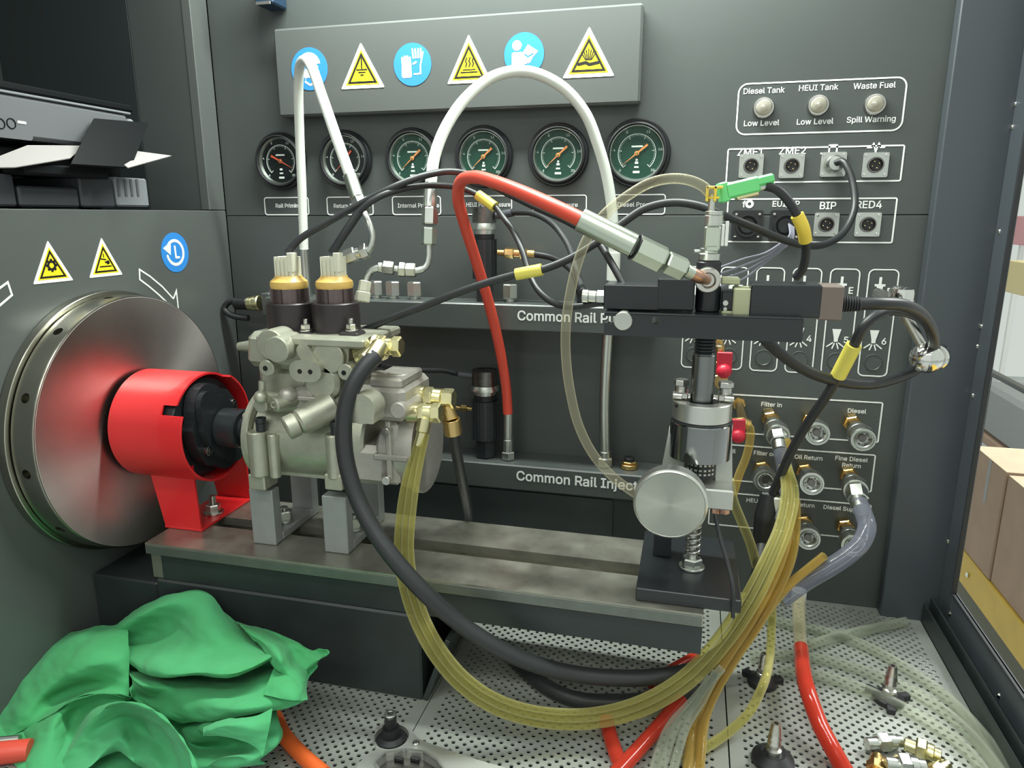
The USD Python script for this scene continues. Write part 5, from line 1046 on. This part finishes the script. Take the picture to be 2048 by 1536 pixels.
# amber hose behind the stand and yellow flat tube
cable('amber_hose', 'amber hose bending down from the red handled valve beside the stand', 'tube', [(1490, 846, -.13), (1500, 856, -.14), (1500, 880, -.15), (1492, 915, -.17), (1478, 950, -.19), (1466, 990, -.21)], .0068, 'amber_tube', n=16)
cable('pale_tube', 'pale yellow tube slanting down right behind the stand', 'tube', [(1458, 960, -.26), (1466, 1000, -.255), (1480, 1036, -.25), (1500, 1085, -.24), (1514, 1135, -.235)], .0078, 'yellow_tube', n=16)
cable('thin_tube', 'thin black tube from under the stand block over the edge of the base plate', 'tube', [(1430, 1030, -.40), (1440, 1075, -.42), (1456, 1130, -.44), (1466, 1180, -.458), (1466, 1235, -.462)], .0028, 'black_rubber', n=10)
# red tube with a clear upper end at the lower right
t = Thing('red_tube', 'red translucent tube with a clear upper end running down over the tray', 'tube')
rp_ = [P(1598, 1188, y=-.12), P(1598, 1240, y=-.17), P(1602, 1296, y=-.22), PT(1612, 1370, .05), PT(1640, 1450, .03), PT(1672, 1510, .018), PT(1700, 1560, .014)]
t.part('clear_end', hollow(rp_[:3], .0105, .002, 18), 'arch_tube', 'clear upper end')
t.part('red_length', hollow(rp_[2:], .0118, .002, 18), 'red_tube')
t.part('end_collar', cat(cyl(rp_[0] + [0, 0, .008], rp_[0] - [0, 0, .012], .0125, 24)), 'white_plastic', 'white end collar')
t = Thing('red_tube', 'short red tube slanting from under the yellow bundle', 'tube')
t.part('tube', hollow([PT(1362, 1400, .013), PT(1320, 1450, .013), PT(1280, 1495, .013), PT(1228, 1552, .013)], .0105, .002, 18), 'red_tube')
t = Thing('red_tube', 'red tube crossing under the slanting red one at the bottom edge', 'tube')
t.part('tube', hollow([PT(1212, 1440, .010), PT(1226, 1490, .010), PT(1250, 1555, .010)], .0105, .002, 18), 'red_tube')
t = Thing('red_tube', 'red tube end lying on the tray under the right end of the bed', 'tube')
t.part('tube', hollow([PT(1392, 1312, .010), PT(1345, 1338, .010), PT(1300, 1368, .010)], .0085, .002, 16), 'red_tube')
# clear tubes lying on the tray
cl_ = [([(1520, 1235), (1580, 1248), (1660, 1266), (1740, 1296), (1820, 1342), (1900, 1400), (1975, 1480), (2030, 1550)], 'uppermost of the long clear tubes curving over the tray to the right', .0085),
       ([(1500, 1312), (1580, 1310), (1660, 1322), (1740, 1346), (1820, 1380), (1900, 1432), (1960, 1490), (2005, 1550)], 'middle one of the long clear tubes curving over the tray', .0085),
       ([(1560, 1340), (1640, 1352), (1720, 1376), (1800, 1412), (1870, 1452), (1930, 1498), (1975, 1552)], 'lowest of the long clear tubes curving over the tray', .0085),
       ([(1616, 1290), (1680, 1272), (1750, 1256), (1812, 1243)], 'short clear tube with an open end pointing at the corner pillar', .0085)]
for pts, lb_, r in cl_:
    t = Thing('clear_tube', lb_, 'tube', 'clear tubes lying on the tray'); t.part('tube', hollow([PT(a_, b_, r + .001) for a_, b_ in pts], r, .0018, 16), 'clear_tube')
# orange hose and red grip at the lower left
t = Thing('orange_hose', 'orange hose coming out from under the green cloth', 'hose')
t.part('hose', tube([PT(q, w, .011) for q, w in ((520, 1395), (548, 1430), (568, 1470), (602, 1508), (650, 1550))], .0105, 18), 'orange_hose')
t = Thing('tool_grip', 'red tool grip at the lower left under the cloth', 'tool')
t.part('grip', tube([PT(-40, 1512, .016), PT(10, 1505, .016), PT(60, 1500, .014)], .0150, 18), 'red_hose')
t.part('collar', tube([PT(-30, 1485, .016), PT(40, 1478, .016)], .006, 12), 'zinc')
# ================================================================== THINGS ON THE TRAY
def stand_off(px, py, lab, feet=True, h=.055, s=1.0):
    b = PT(px, py); t = Thing('locating_stud', lab, 'stud', 'steel studs with black feet on the tray')
    t.part('foot', lathe([(0, .0003), (.021 * s, .0003), (.023 * s, .003), (.022 * s, .008), (.013 * s, .016), (0, .016)], b, (0, 0, 1), 36), 'black_plastic', 'black foot')
    if feet:
        for q in (0.4, 2.5, 4.6):
            u = A([math.cos(q), math.sin(q), 0]); t.part('claw', obox(b + u * .024 * s + [0, 0, .005], u * .010 * s, np.cross([0, 0, 1], u) * .006 * s, A([0, 0, .0045]), .001), 'black_plastic')
    t.part('barb', lathe([(0, .015), (.0105, .015), (.0105, .022), (.0070, .024), (.0070, .030), (.0095, .031), (.0072, .038), (.0095, .039), (.0072, .046), (.0085, .047), (.0055, h), (.003, h), (.003, h - .01), (0, h - .01)], b, (0, 0, 1), 28), 'steel')
stand_off(1524, 1368, 'steel stud on a black foot beside the clear loop of tube')
stand_off(1776, 1402, 'steel stud on a black foot between the long clear tubes', h=.062)
stand_off(1545, 1524, 'steel stud on a black foot at the bottom edge', False, .062, 1.25)
# loose fittings pile at the lower right
import random
R_ = random.Random(5)
spec = [((1768, 1485), 20, 'zinc', .0135, .052, 0, 'steel hose fitting lying at the top of the loose pile'), ((1845, 1500), -18, 'zinc_yellow', .0150, .044, 0, 'yellowish fitting lying at the right of the loose pile'), ((1752, 1535), 75, 'brass', .0125, .046, .0, 'brass fitting at the left of the loose pile'),
        ((1810, 1530), 8, 'zinc', .0150, .050, .010, 'steel fitting in the middle of the loose pile'), ((1875, 1545), 48, 'zinc_yellow', .0135, .048, 0, 'yellowish fitting at the bottom right of the loose pile')]
for (px, py), ang, m, r, L_, h, lb_ in spec:
    c = PT(px, py, r + h); d = A([math.cos(math.radians(ang)), math.sin(math.radians(ang)), 0]) * L_
    t = Thing('loose_fitting', lb_, 'fitting', 'loose fittings on the tray')
    t.part('fitting_body', cat(cyl(c - d * .5, c - d * .18, r * .62, 24), hexa(c - d * .2, c + d * .12, r), cyl(c + d * .1, c + d * .3, r * .78, 24), cyl(c + d * .3, c + d * .5, r * .6, 24)), m)
# ring spanner like tool over a black peg
b = PT(783, 1478)
t = Thing('black_peg', 'black peg standing in the ring of the grey tool', 'peg')
t.part('peg', cat(lathe([(0, .0003), (.022, .0003), (.022, .004), (.015, .008), (.012, .020), (0, .020)], b, (0, 0, 1), 36), cyl(b + [0, 0, .018], b + [0, 0, .040], .0085, 24, .002)), 'black_plastic')
t.part('peg_top', ringm(b + [0.0, 0, .040], b + [0, 0, .043], .0085, .004, 24), 'zinc', 'pale ring on top')
T2 = lambda q, w: tuple(PT(q, w, .012)[:2])
out = Polygon([T2(*q) for q in ((748, 1478), (752, 1456), (772, 1444), (800, 1446), (824, 1462), (836, 1478), (856, 1486), (900, 1502), (960, 1522), (1010, 1536), (1030, 1560), (900, 1580), (700, 1580), (716, 1528), (738, 1508), (752, 1500))]).buffer(.004).buffer(-.004)
hole = Point(*T2(783, 1474)).buffer(.0245)
win = Polygon([T2(*q) for q in ((752, 1530), (772, 1512), (810, 1506), (846, 1510), (872, 1526), (890, 1548), (770, 1560))]).buffer(-.003).buffer(.003)
sp2 = Thing('grey_tool', 'grey metal ring tool with a window cut out, at the bottom edge', 'tool')
sp2.part('tool_body', prism(out.difference(hole).difference(win), .012, (0, 0, ZT + .001), (1, 0, 0), (0, 1, 0)), 'matt_aluminium', smooth=25)
sp2.part('window_rim', prism(win.buffer(.003).difference(win), .004, (0, 0, ZT + .0131), (1, 0, 0), (0, 1, 0)), 'aluminium')
q = PT(832, 1488, .013); sp2.part('pin', cyl(q, q + [0, 0, .004], .0048, 18, .001), 'chrome', 'bright pin')
sp2.part('window_floor', prism(win.buffer(.001), .003, (0, 0, ZT + .0008), (1, 0, 0), (0, 1, 0)), 'dark_steel')
for a_, c_ in (((790, 1516), (806, 1524)), ((822, 1516), (838, 1524))):
    p0, p1 = PT(*a_, .006), PT(*c_, .006); sp2.part('latch', box((p0[0], p0[1], ZT + .004), (p1[0], p1[1], ZT + .010), .001), 'black_plastic')
# ================================================================== PRINTER
pr = Thing('printer', 'dark grey office printer with an open black tray, in the niche', 'printer')
xf = -1.000
yr = P(284, 330, x=xf)[1]; zt_ = P(150, 205, x=xf)[2]
zb_ = ZH + .004
pr.part('body', box((xf - 0.30, -0.66, P(150, 290, x=xf)[2]), (xf, yr - .02, zt_ - 0.004), .006), 'printer_grey')
pr.part('lid', box((xf - 0.30, -0.66, zt_ + .0005), (xf + .004, yr - .010, zt_ + .012), .003), 'printer_black', 'black lid')
pr.part('lid_line', box((xf - .29, -.65, zt_ - .004), (xf + .0015, yr - .014, zt_), .001), 'printer_silver', 'thin silver line under the lid')
a, c = P(-80, 222, x=xf + .001), P(66, 282, x=xf + .001)
cpn = pr.part('control_panel', prism(rrect(a[1], a[2], c[1], c[2], .006), .002, (xf + .0002, 0, 0), XL, YL), 'printer_grey')
for px in (-40, -15, 0, 22):
    o = P(px, 247, x=xf + .0022); cpn.part('button', ringm(o, o + [.0012, 0, 0], .0078, .0064, 28, .0002), 'printer_black'); 
cpn.part('indicator', box(P(34, 241, x=xf + .0022), P(52, 249, x=xf + .0022) + [.001, 0, 0], .0002), 'white_print', 'small white indicator')
pr.part('side_end', box((xf - .28, yr - .0195, P(270, 300, x=xf)[2]), (xf - .004, yr, zt_ - .010), .004), 'printer_silver', 'pale right end')
pr.part('output_gap', box((xf - .25, -.64, P(120, 345, x=xf)[2]), (xf - .02, yr - .03, P(120, 300, x=xf)[2]), .002), 'printer_black', 'dark output slot')
# paper and flap
def slab(pts, th, m, name, host, lab=None, up=A([0, 0, 1.0])):
    pts = A(pts); n = np.cross(pts[1] - pts[0], pts[2] - pts[0]); n /= np.linalg.norm(n)
    return host.part(name, mf(manifold3d.Manifold.hull_points(np.vstack([pts + n * th / 2, pts - n * th / 2]))), m, lab)
slab([P(187, 238, x=-.990), P(296, 247, x=-.985), P(261, 336, x=-.935), P(141, 329, x=-.935)], .004, 'printer_black', 'tray_flap', pr, 'open black tray flap')
pp = Thing('paper_sheet', 'white sheet of paper lying in the printer output tray', 'paper')
slab([P(-60, 322, x=-.94), P(60, 291, x=-1.0), P(190, 291, x=-1.0), P(343, 312, x=-.93), P(258, 334, x=-.92), P(150, 310, x=-.955), P(20, 335, x=-.93)][:0] or [P(-60, 336, x=-.945), P(55, 291, x=-.998), P(170, 292, x=-.998), P(140, 317, x=-.955), P(30, 335, x=-.935)], .0016, 'paper', 'sheet', pp)
slab([P(268, 302, x=-.965), P(343, 312, x=-.945), P(256, 336, x=-.925), P(235, 320, x=-.955)], .0016, 'paper', 'sheet_corner', pp, 'corner sticking out right of the flap')
pr.part('tray_arm', box((xf + .001, P(35, 350, x=-.97)[1], P(100, 352, x=-.97)[2]), (-.955, P(205, 345, x=-.97)[1], P(100, 330, x=-.97)[2]), .003), 'printer_black', 'black tray support')
y0, y1, y2 = P(-60, 380, x=xf)[1], P(158, 380, x=xf)[1], P(226, 380, x=xf)[1]
z0, z1 = zb_, P(150, 356, x=xf)[2]
pr.part('paper_drawer', cat(box((xf - .28, -.66, z0), (xf - .003, P(36, 380, x=xf)[1] - .001, z1), .003), box((xf - .28, P(38, 380, x=xf)[1], z0), (xf - .001, y1, z1 - .016), .003), box((xf - .28, y1 + .001, z0), (xf + .002, y2, z1 + .002), .003)), 'printer_dark')
pr.part('cassette', box((xf - .20, y2 + .001, z0 + .002), (xf + .006, P(291, 380, x=xf)[1], z1 + .006), .003), 'printer_silver', 'silver paper cassette')
for px in (236, 250, 262, 274):
    o = P(px, 374, x=xf + .006); pr.part('cassette_rib', box(o + [0, -.0025, -.016], o + [.002, .0025, .014], .0006), 'printer_grey')
pr.part('foot', cat(*[box((xf - .05, P(q, 380, x=xf)[1], ZH + .0002), (xf - .02, P(q, 380, x=xf)[1] + .02, z0), .001) for q in (60, 200)]), 'black_rubber')

# ================================================================== OUTSIDE THE OPENING
def farbox(name, label, category, m, px, py, x, size, rot=0.0, group=None, top=None):
    """a box standing outside: nearest top corner at the pixel on plane x"""
    p = P(px, py, x=x); sx, sy, sz = size; c_, s_ = math.cos(rot), math.sin(rot)
    X, Y = A([c_, s_, 0]) * sx / 2, A([-s_, c_, 0]) * sy / 2
    t = Thing(name, label, category, group); c = p + X - Y + [0, 0, -sz / 2]
    t.part('box_body', obox(c, X, Y, (0, 0, sz / 2), .003), m)
    if top:
        t.part('lid_flap', obox(c + A([0, 0, sz / 2 + .002]) + Y * .5, X * .995, Y * .49, (0, 0, .0015), .0004), top); t.part('lid_flap', obox(c + A([0, 0, sz / 2 + .002]) - Y * .5, X * .995, Y * .49, (0, 0, .0015), .0004), top)
    return t
XOUT = 0.80
p0 = P(1948, 893, x=XOUT); p1 = P(2010, 965, x=XOUT); p2 = P(1944, 1100, x=XOUT)
t = Thing('cardboard_box', 'brown cardboard carton outside the opening, the left one', 'carton', 'cartons outside the opening')
zb1 = P(1985, 1172, x=XOUT)[2]
t.part('carton_body', box((XOUT, p1[1] + .002, zb1), (XOUT + .40, p0[1], p0[2]), .003), 'cardboard')
t.part('lid_flap', box((XOUT + .001, p1[1] + .003, p0[2]), (XOUT + .195, p0[1] - .001, p0[2] + .003), .001), 'cardboard_top'); t.part('lid_flap', box((XOUT + .197, p1[1] + .003, p0[2]), (XOUT + .399, p0[1] - .001, p0[2] + .003), .001), 'cardboard_top')
t.part('tape', box((XOUT - .0006, (p0[1] + p1[1]) / 2 - .02, p0[2] - .12), (XOUT, (p0[1] + p1[1]) / 2 + .0, p0[2] + .0005), .0002), 'paper', 'pale tape mark')
t = Thing('cardboard_box', 'brown cardboard carton outside the opening, the nearer one', 'carton', 'cartons outside the opening')
t.part('carton_body', box((XOUT + .004, p1[1] - .40, zb1), (XOUT + .40, p1[1] - .002, p0[2] - .006), .003), 'cardboard')
t.part('lid_flap', box((XOUT + .005, p1[1] - .398, p0[2] - .006), (XOUT + .199, p1[1] - .003, p0[2] - .003), .001), 'cardboard_top'); t.part('lid_flap', box((XOUT + .201, p1[1] - .398, p0[2] - .006), (XOUT + .399, p1[1] - .003, p0[2] - .003), .001), 'cardboard_top')
t = Thing('yellow_shelf_bar', 'yellow painted steel shelf bar outside under the cartons', 'shelf bar')
zbm = P(1985, 1252, x=XOUT)[2]
t.part('beam', box((XOUT - .004, -1.0, zbm), (XOUT + .42, p0[1] + .10, zb1 - .0005), .004), 'yellow_beam')
t.part('rivet', cyl(P(1937, 1150, x=XOUT - .004), P(1937, 1150, x=XOUT - .004) - [.006, 0, 0], .007, 16, .002), 'chrome', 'bright rivet')
t = Thing('dark_crate', 'dark olive crate on the workshop floor below the yellow bar', 'crate')
t.part('crate_body', box((XOUT + .03, -1.0, -1.6595), (XOUT + .42, p0[1] + .07, zbm - .02), .004), 'olive_dark')
t.part('crate_lid', box((XOUT + .02, -1.01, zbm - .0195), (XOUT + .43, p0[1] + .08, zbm - .001), .003), 'olive_dark')
t = Thing('guard_rail', 'dark horizontal rail outside behind the cartons', 'rail')
r0, r1 = P(1985, 750, x=1.6), P(2060, 752, x=1.6)
t.part('rail', box((1.6, r1[1] - 1.5, r0[2] - .012), (1.64, r0[1] + .3, r0[2] + .012), .004), 'black_anodized')
t.part('rail_post', box((1.6, r0[1] + .1, -1.66), (1.64, r0[1] + .14, r0[2] - .012), .003), 'black_anodized')
t = Thing('wrapped_pallet', 'grey plastic wrapped load on the workshop floor outside', 'pallet load')
q0 = P(1985, 775, x=2.2)
t.part('load', box((2.2, q0[1] - .8, -1.60), (3.0, q0[1] + .25, q0[2]), .03), 'bracket_grey')
t.part('pallet', box((2.18, q0[1] - .82, -1.66), (3.02, q0[1] + .27, -1.601), .004), 'cardboard')
t = Thing('cream_bar', 'cream coloured bar outside near the top of the opening', 'bar')
q0, q1 = P(2016, 520, x=2.2), P(2016, 585, x=2.2)
t.part('beam', box((2.2, q0[1] - 2.0, q1[2]), (2.35, q0[1], q0[2]), .006), 'cream_block')
t.part('beam_leg', box((2.21, q0[1] - 1.6, -1.6595), (2.30, q0[1] - 1.5, q1[2] - .0005), .004), 'cream_block')
t = Thing('red_curtain', 'pale red tarpaulin hanging far outside', 'tarpaulin')
q0 = P(2035, 432, x=2.9); q1 = P(2035, 490, x=2.9); t.part('sheet', box((2.9, q0[1] - 2.0, q1[2]), (2.94, q0[1] + .1, q0[2]), .01), 'red_tarp')
t.part('upright', box((2.945, q0[1] - .05, -1.6595), (2.985, q0[1] - .01, q0[2]), .003), 'white_plastic')
# ================================================================== GREEN CLOTH
from scipy.interpolate import RectBivariateSpline
def drape(px, py, dy):
    y = -0.495 - 0.00050 * (py - 1200) + dy
    yt = P(px, py, z=ZT + 0.004)[1]
    return P(px, py, y=min(y, yt - 0.002))
def sheet(rows, seed, amp=0.0034, n=46, th=0.0012):
    g = A([[drape(*q) for q in r] for r in rows]); R, C = g.shape[:2]
    u, v = np.linspace(0, 1, R), np.linspace(0, 1, C); nu, nv = n, int(n * 1.5)
    U, V = np.linspace(0, 1, nu), np.linspace(0, 1, nv)
    s = np.stack([RectBivariateSpline(u, v, g[..., k], kx=min(3, R - 1), ky=min(3, C - 1))(U, V) for k in range(3)], -1)
    du, dv = np.gradient(s, axis=0), np.gradient(s, axis=1); nn = np.cross(du, dv); nn /= np.linalg.norm(nn, axis=-1, keepdims=True) + 1e-12
    if (nn[..., 1].mean()) > 0: nn = -nn
    w = meshkit.fbm(s * [26, 26, 60] + seed * 7.3, 3, seed) - 0.5
    w2 = np.abs(meshkit.noise(s * [14, 14, 34] + seed * 3.1, seed + 9) - 0.5) * 2
    s = s + nn * ((w * 2.0 + (w2 - 0.5) * 1.2) * amp)[..., None]
    s[..., 2] = np.maximum(s[..., 2], ZT + 0.002)
    b = s - nn * th; b[..., 2] = np.maximum(b[..., 2], ZT + 0.0008)
    i, j = np.meshgrid(np.arange(nu - 1), np.arange(nv - 1), indexing='ij'); q = [i * nv + j, i * nv + j + 1, (i + 1) * nv + j + 1, (i + 1) * nv + j]
    f = np.vstack([np.stack([q[0], q[1], q[2]], -1).reshape(-1, 3), np.stack([q[0], q[2], q[3]], -1).reshape(-1, 3)])
    N = nu * nv; ed = [k for k in range(nv)] + [k * nv + nv - 1 for k in range(1, nu)] + [(nu - 1) * nv + k for k in range(nv - 2, -1, -1)] + [k * nv for k in range(nu - 2, 0, -1)]
    e = [(ed[k], ed[(k + 1) % len(ed)]) for k in range(len(ed))]
    fe = A([(a_, c_, c_ + N) for a_, c_ in e] + [(a_, c_ + N, a_ + N) for a_, c_ in e])
    m = trimesh.Trimesh(np.vstack([s.reshape(-1, 3), b.reshape(-1, 3)]), np.vstack([f, f[:, ::-1] + N, fe[:, ::-1]]), process=False)
    if m.volume < 0: m.invert()
    return m
CL = [
 [[(-40, 1392, .01), (20, 1343, .01), (80, 1290, .01), (140, 1263, .012), (200, 1250, .012), (256, 1248, .01)],
  [(-50, 1420, -.03), (15, 1375, -.03), (80, 1325, -.03), (140, 1295, -.03), (200, 1285, -.03), (257, 1285, -.015)],
  [(-60, 1450, -.045), (10, 1415, -.04), (75, 1370, -.045), (135, 1345, -.05), (200, 1330, -.045), (258, 1325, -.02)],
  [(-60, 1490, -.05), (5, 1450, -.04), (60, 1415, -.05), (120, 1385, -.03), (190, 1365, -.025), (258, 1370, -.02)],
  [(-60, 1540, -.05), (10, 1480, -.03), (55, 1455, -.045), (110, 1420, -.05), (180, 1392, -.05), (257, 1395, -.02)]],
 [[(205, 1262, .02), (262, 1226, .015), (325, 1192, .012), (392, 1178, .01), (430, 1196, .012), (468, 1242, .012), (520, 1278, .01)],
  [(225, 1275, 0), (265, 1250, -.005), (330, 1225, -.01), (395, 1215, -.015), (440, 1235, -.012), (485, 1265, -.005), (535, 1290, .0)],
  [(240, 1290, .0), (268, 1282, .014), (325, 1270, .012), (390, 1262, -.025), (445, 1272, -.03), (495, 1285, -.02), (545, 1297, -.01)],
  [(250, 1305, -.01), (275, 1310, -.02), (330, 1308, -.034), (390, 1305, -.04), (450, 1308, -.045), (505, 1305, -.04), (553, 1302, -.03)],
  [(255, 1325, -.02), (278, 1338, -.035), (330, 1349, -.060), (395, 1342, -.066), (455, 1345, -.07), (515, 1327, -.064), (556, 1307, -.04)],
  [(258, 1330, 0), (285, 1343, -.01), (335, 1353, -.02), (398, 1348, -.02), (458, 1349, -.025), (516, 1332, -.02), (556, 1311, -.015)]],
 [[(256, 1335, 0), (300, 1345, .0), (380, 1345, .0), (450, 1345, 0), (520, 1335, 0), (570, 1330, .0)],
  [(260, 1360, -.03), (310, 1376, -.040), (385, 1365, -.02), (455, 1362, -.012), (525, 1362, -.03), (585, 1352, -.02)],
  [(265, 1385, -.03), (315, 1398, -.022), (390, 1392, -.048), (460, 1385, -.045), (530, 1385, -.05), (600, 1372, -.03)],
  [(275, 1400, -.02), (325, 1420, -.03), (395, 1425, -.05), (465, 1415, -.066), (535, 1408, -.055), (608, 1390, -.035)],
  [(290, 1412, 0), (340, 1438, -.015), (400, 1447, -.03), (470, 1436, -.04), (540, 1425, -.04), (608, 1402, -.03)]],
 [[(470, 1240, .01), (505, 1250, .01), (545, 1262, .005), (585, 1278, .0), (625, 1298, .0), (656, 1302, 0)],
  [(485, 1256, -.01), (515, 1272, -.028), (553, 1282, -.02), (588, 1298, -.01), (625, 1308, -.005), (654, 1308, .0)],
  [(500, 1270, -.02), (530, 1295, -.04), (562, 1305, -.050), (590, 1318, -.014), (622, 1322, -.01), (648, 1316, .0)],
  [(520, 1290, -.02), (540, 1320, -.05), (566, 1335, -.05), (592, 1338, -.03), (615, 1338, -.01), (635, 1330, .0)],
  [(535, 1310, 0), (550, 1340, -.03), (575, 1358, -.04), (600, 1365, -.035), (612, 1362, -.02), (615, 1350, -.01)]],
 [[(560, 1320, -.02), (590, 1335, -.02), (612, 1345, -.01)], [(545, 1350, -.04), (585, 1370, -.045), (612, 1375, -.02)], [(530, 1392, -.052), (580, 1400, -.05), (611, 1402, -.03)]],
 [[(150, 1470, -.02), (190, 1415, -.05), (246, 1400, -.065), (307, 1418, -.07), (352, 1458, -.07), (384, 1510, -.07), (386, 1550, -.06)],
  [(140, 1490, -.04), (195, 1432, -.065), (248, 1413, -.068), (303, 1432, -.066), (345, 1470, -.068), (374, 1516, -.065), (376, 1556, -.06)],
  [(130, 1510, -.05), (200, 1455, -.05), (250, 1436, -.038), (292, 1456, -.030), (328, 1490, -.04), (352, 1525, -.05), (356, 1562, -.055)],
  [(125, 1530, -.05), (205, 1482, -.052), (245, 1466, -.050), (280, 1484, -.036), (308, 1508, -.050), (332, 1540, -.050), (336, 1575, -.05)],
  [(120, 1560, -.05), (200, 1520, -.05), (238, 1505, -.038), (262, 1520, -.052), (285, 1540, -.036), (305, 1566, -.05), (310, 1596, -.05)]],
 [[(-10, 1470, -.02), (40, 1455, -.03), (100, 1420, -.04), (160, 1395, -.05), (220, 1390, -.04), (262, 1396, -.02)],
  [(20, 1490, -.04), (55, 1478, -.05), (105, 1450, -.055), (150, 1425, -.03), (200, 1410, -.03), (255, 1405, -.01)],
  [(40, 1520, -.045), (70, 1505, -.06), (110, 1490, -.05), (145, 1465, -.03), (185, 1440, -.045), (230, 1425, -.02)],
  [(45, 1560, -.05), (80, 1550, -.06), (115, 1540, -.05), (145, 1520, -.03), (175, 1490, -.05), (210, 1460, -.02)]],
 [[(355, 1450, 0), (400, 1440, -.01), (460, 1432, -.02), (530, 1420, -.02), (555, 1415, -.01)],
  [(370, 1475, -.01), (405, 1470, -.03), (460, 1455, -.04), (530, 1450, -.035), (560, 1450, -.02)],
  [(380, 1500, -.02), (420, 1495, -.005), (470, 1490, -.015), (530, 1490, -.03), (560, 1478, -.02)],
  [(385, 1525, -.03), (425, 1518, -.034), (470, 1515, -.038), (520, 1512, -.03), (525, 1508, -.02)],
  [(385, 1560, -.03), (425, 1545, -.02), (470, 1540, -.03), (515, 1532, -.02), (528, 1530, -.02)]],
 [[(405, 1452, -.06), (460, 1433, -.065), (500, 1432, -.065), (545, 1418, -.06)], [(404, 1465, -.07), (455, 1450, -.078), (500, 1455, -.07), (540, 1450, -.06)], [(406, 1477, -.06), (440, 1473, -.066), (490, 1485, -.06), (525, 1512, -.05)]],
 [[(-20, 1400, .03), (120, 1285, .03), (260, 1250, .025), (400, 1205, .02), (500, 1275, .02), (600, 1330, .015)],
  [(-30, 1450, .03), (120, 1370, .02), (260, 1350, .02), (400, 1330, .02), (500, 1350, .015), (600, 1370, .0)],
  [(0, 1500, .02), (120, 1450, .02), (260, 1430, .01), (400, 1440, .01), (480, 1420, .01), (560, 1410, .0)],
  [(60, 1560, .02), (140, 1550, .02), (260, 1540, .01), (400, 1540, .01), (470, 1520, .01), (520, 1480, .0)]]]
solo('cloth', 'crumpled green cloth heaped on the tray at the lower left', 'cloth', cat(*[sheet(r, k) for k, r in enumerate(CL)]), 'cloth_green', smooth=50)
flush()
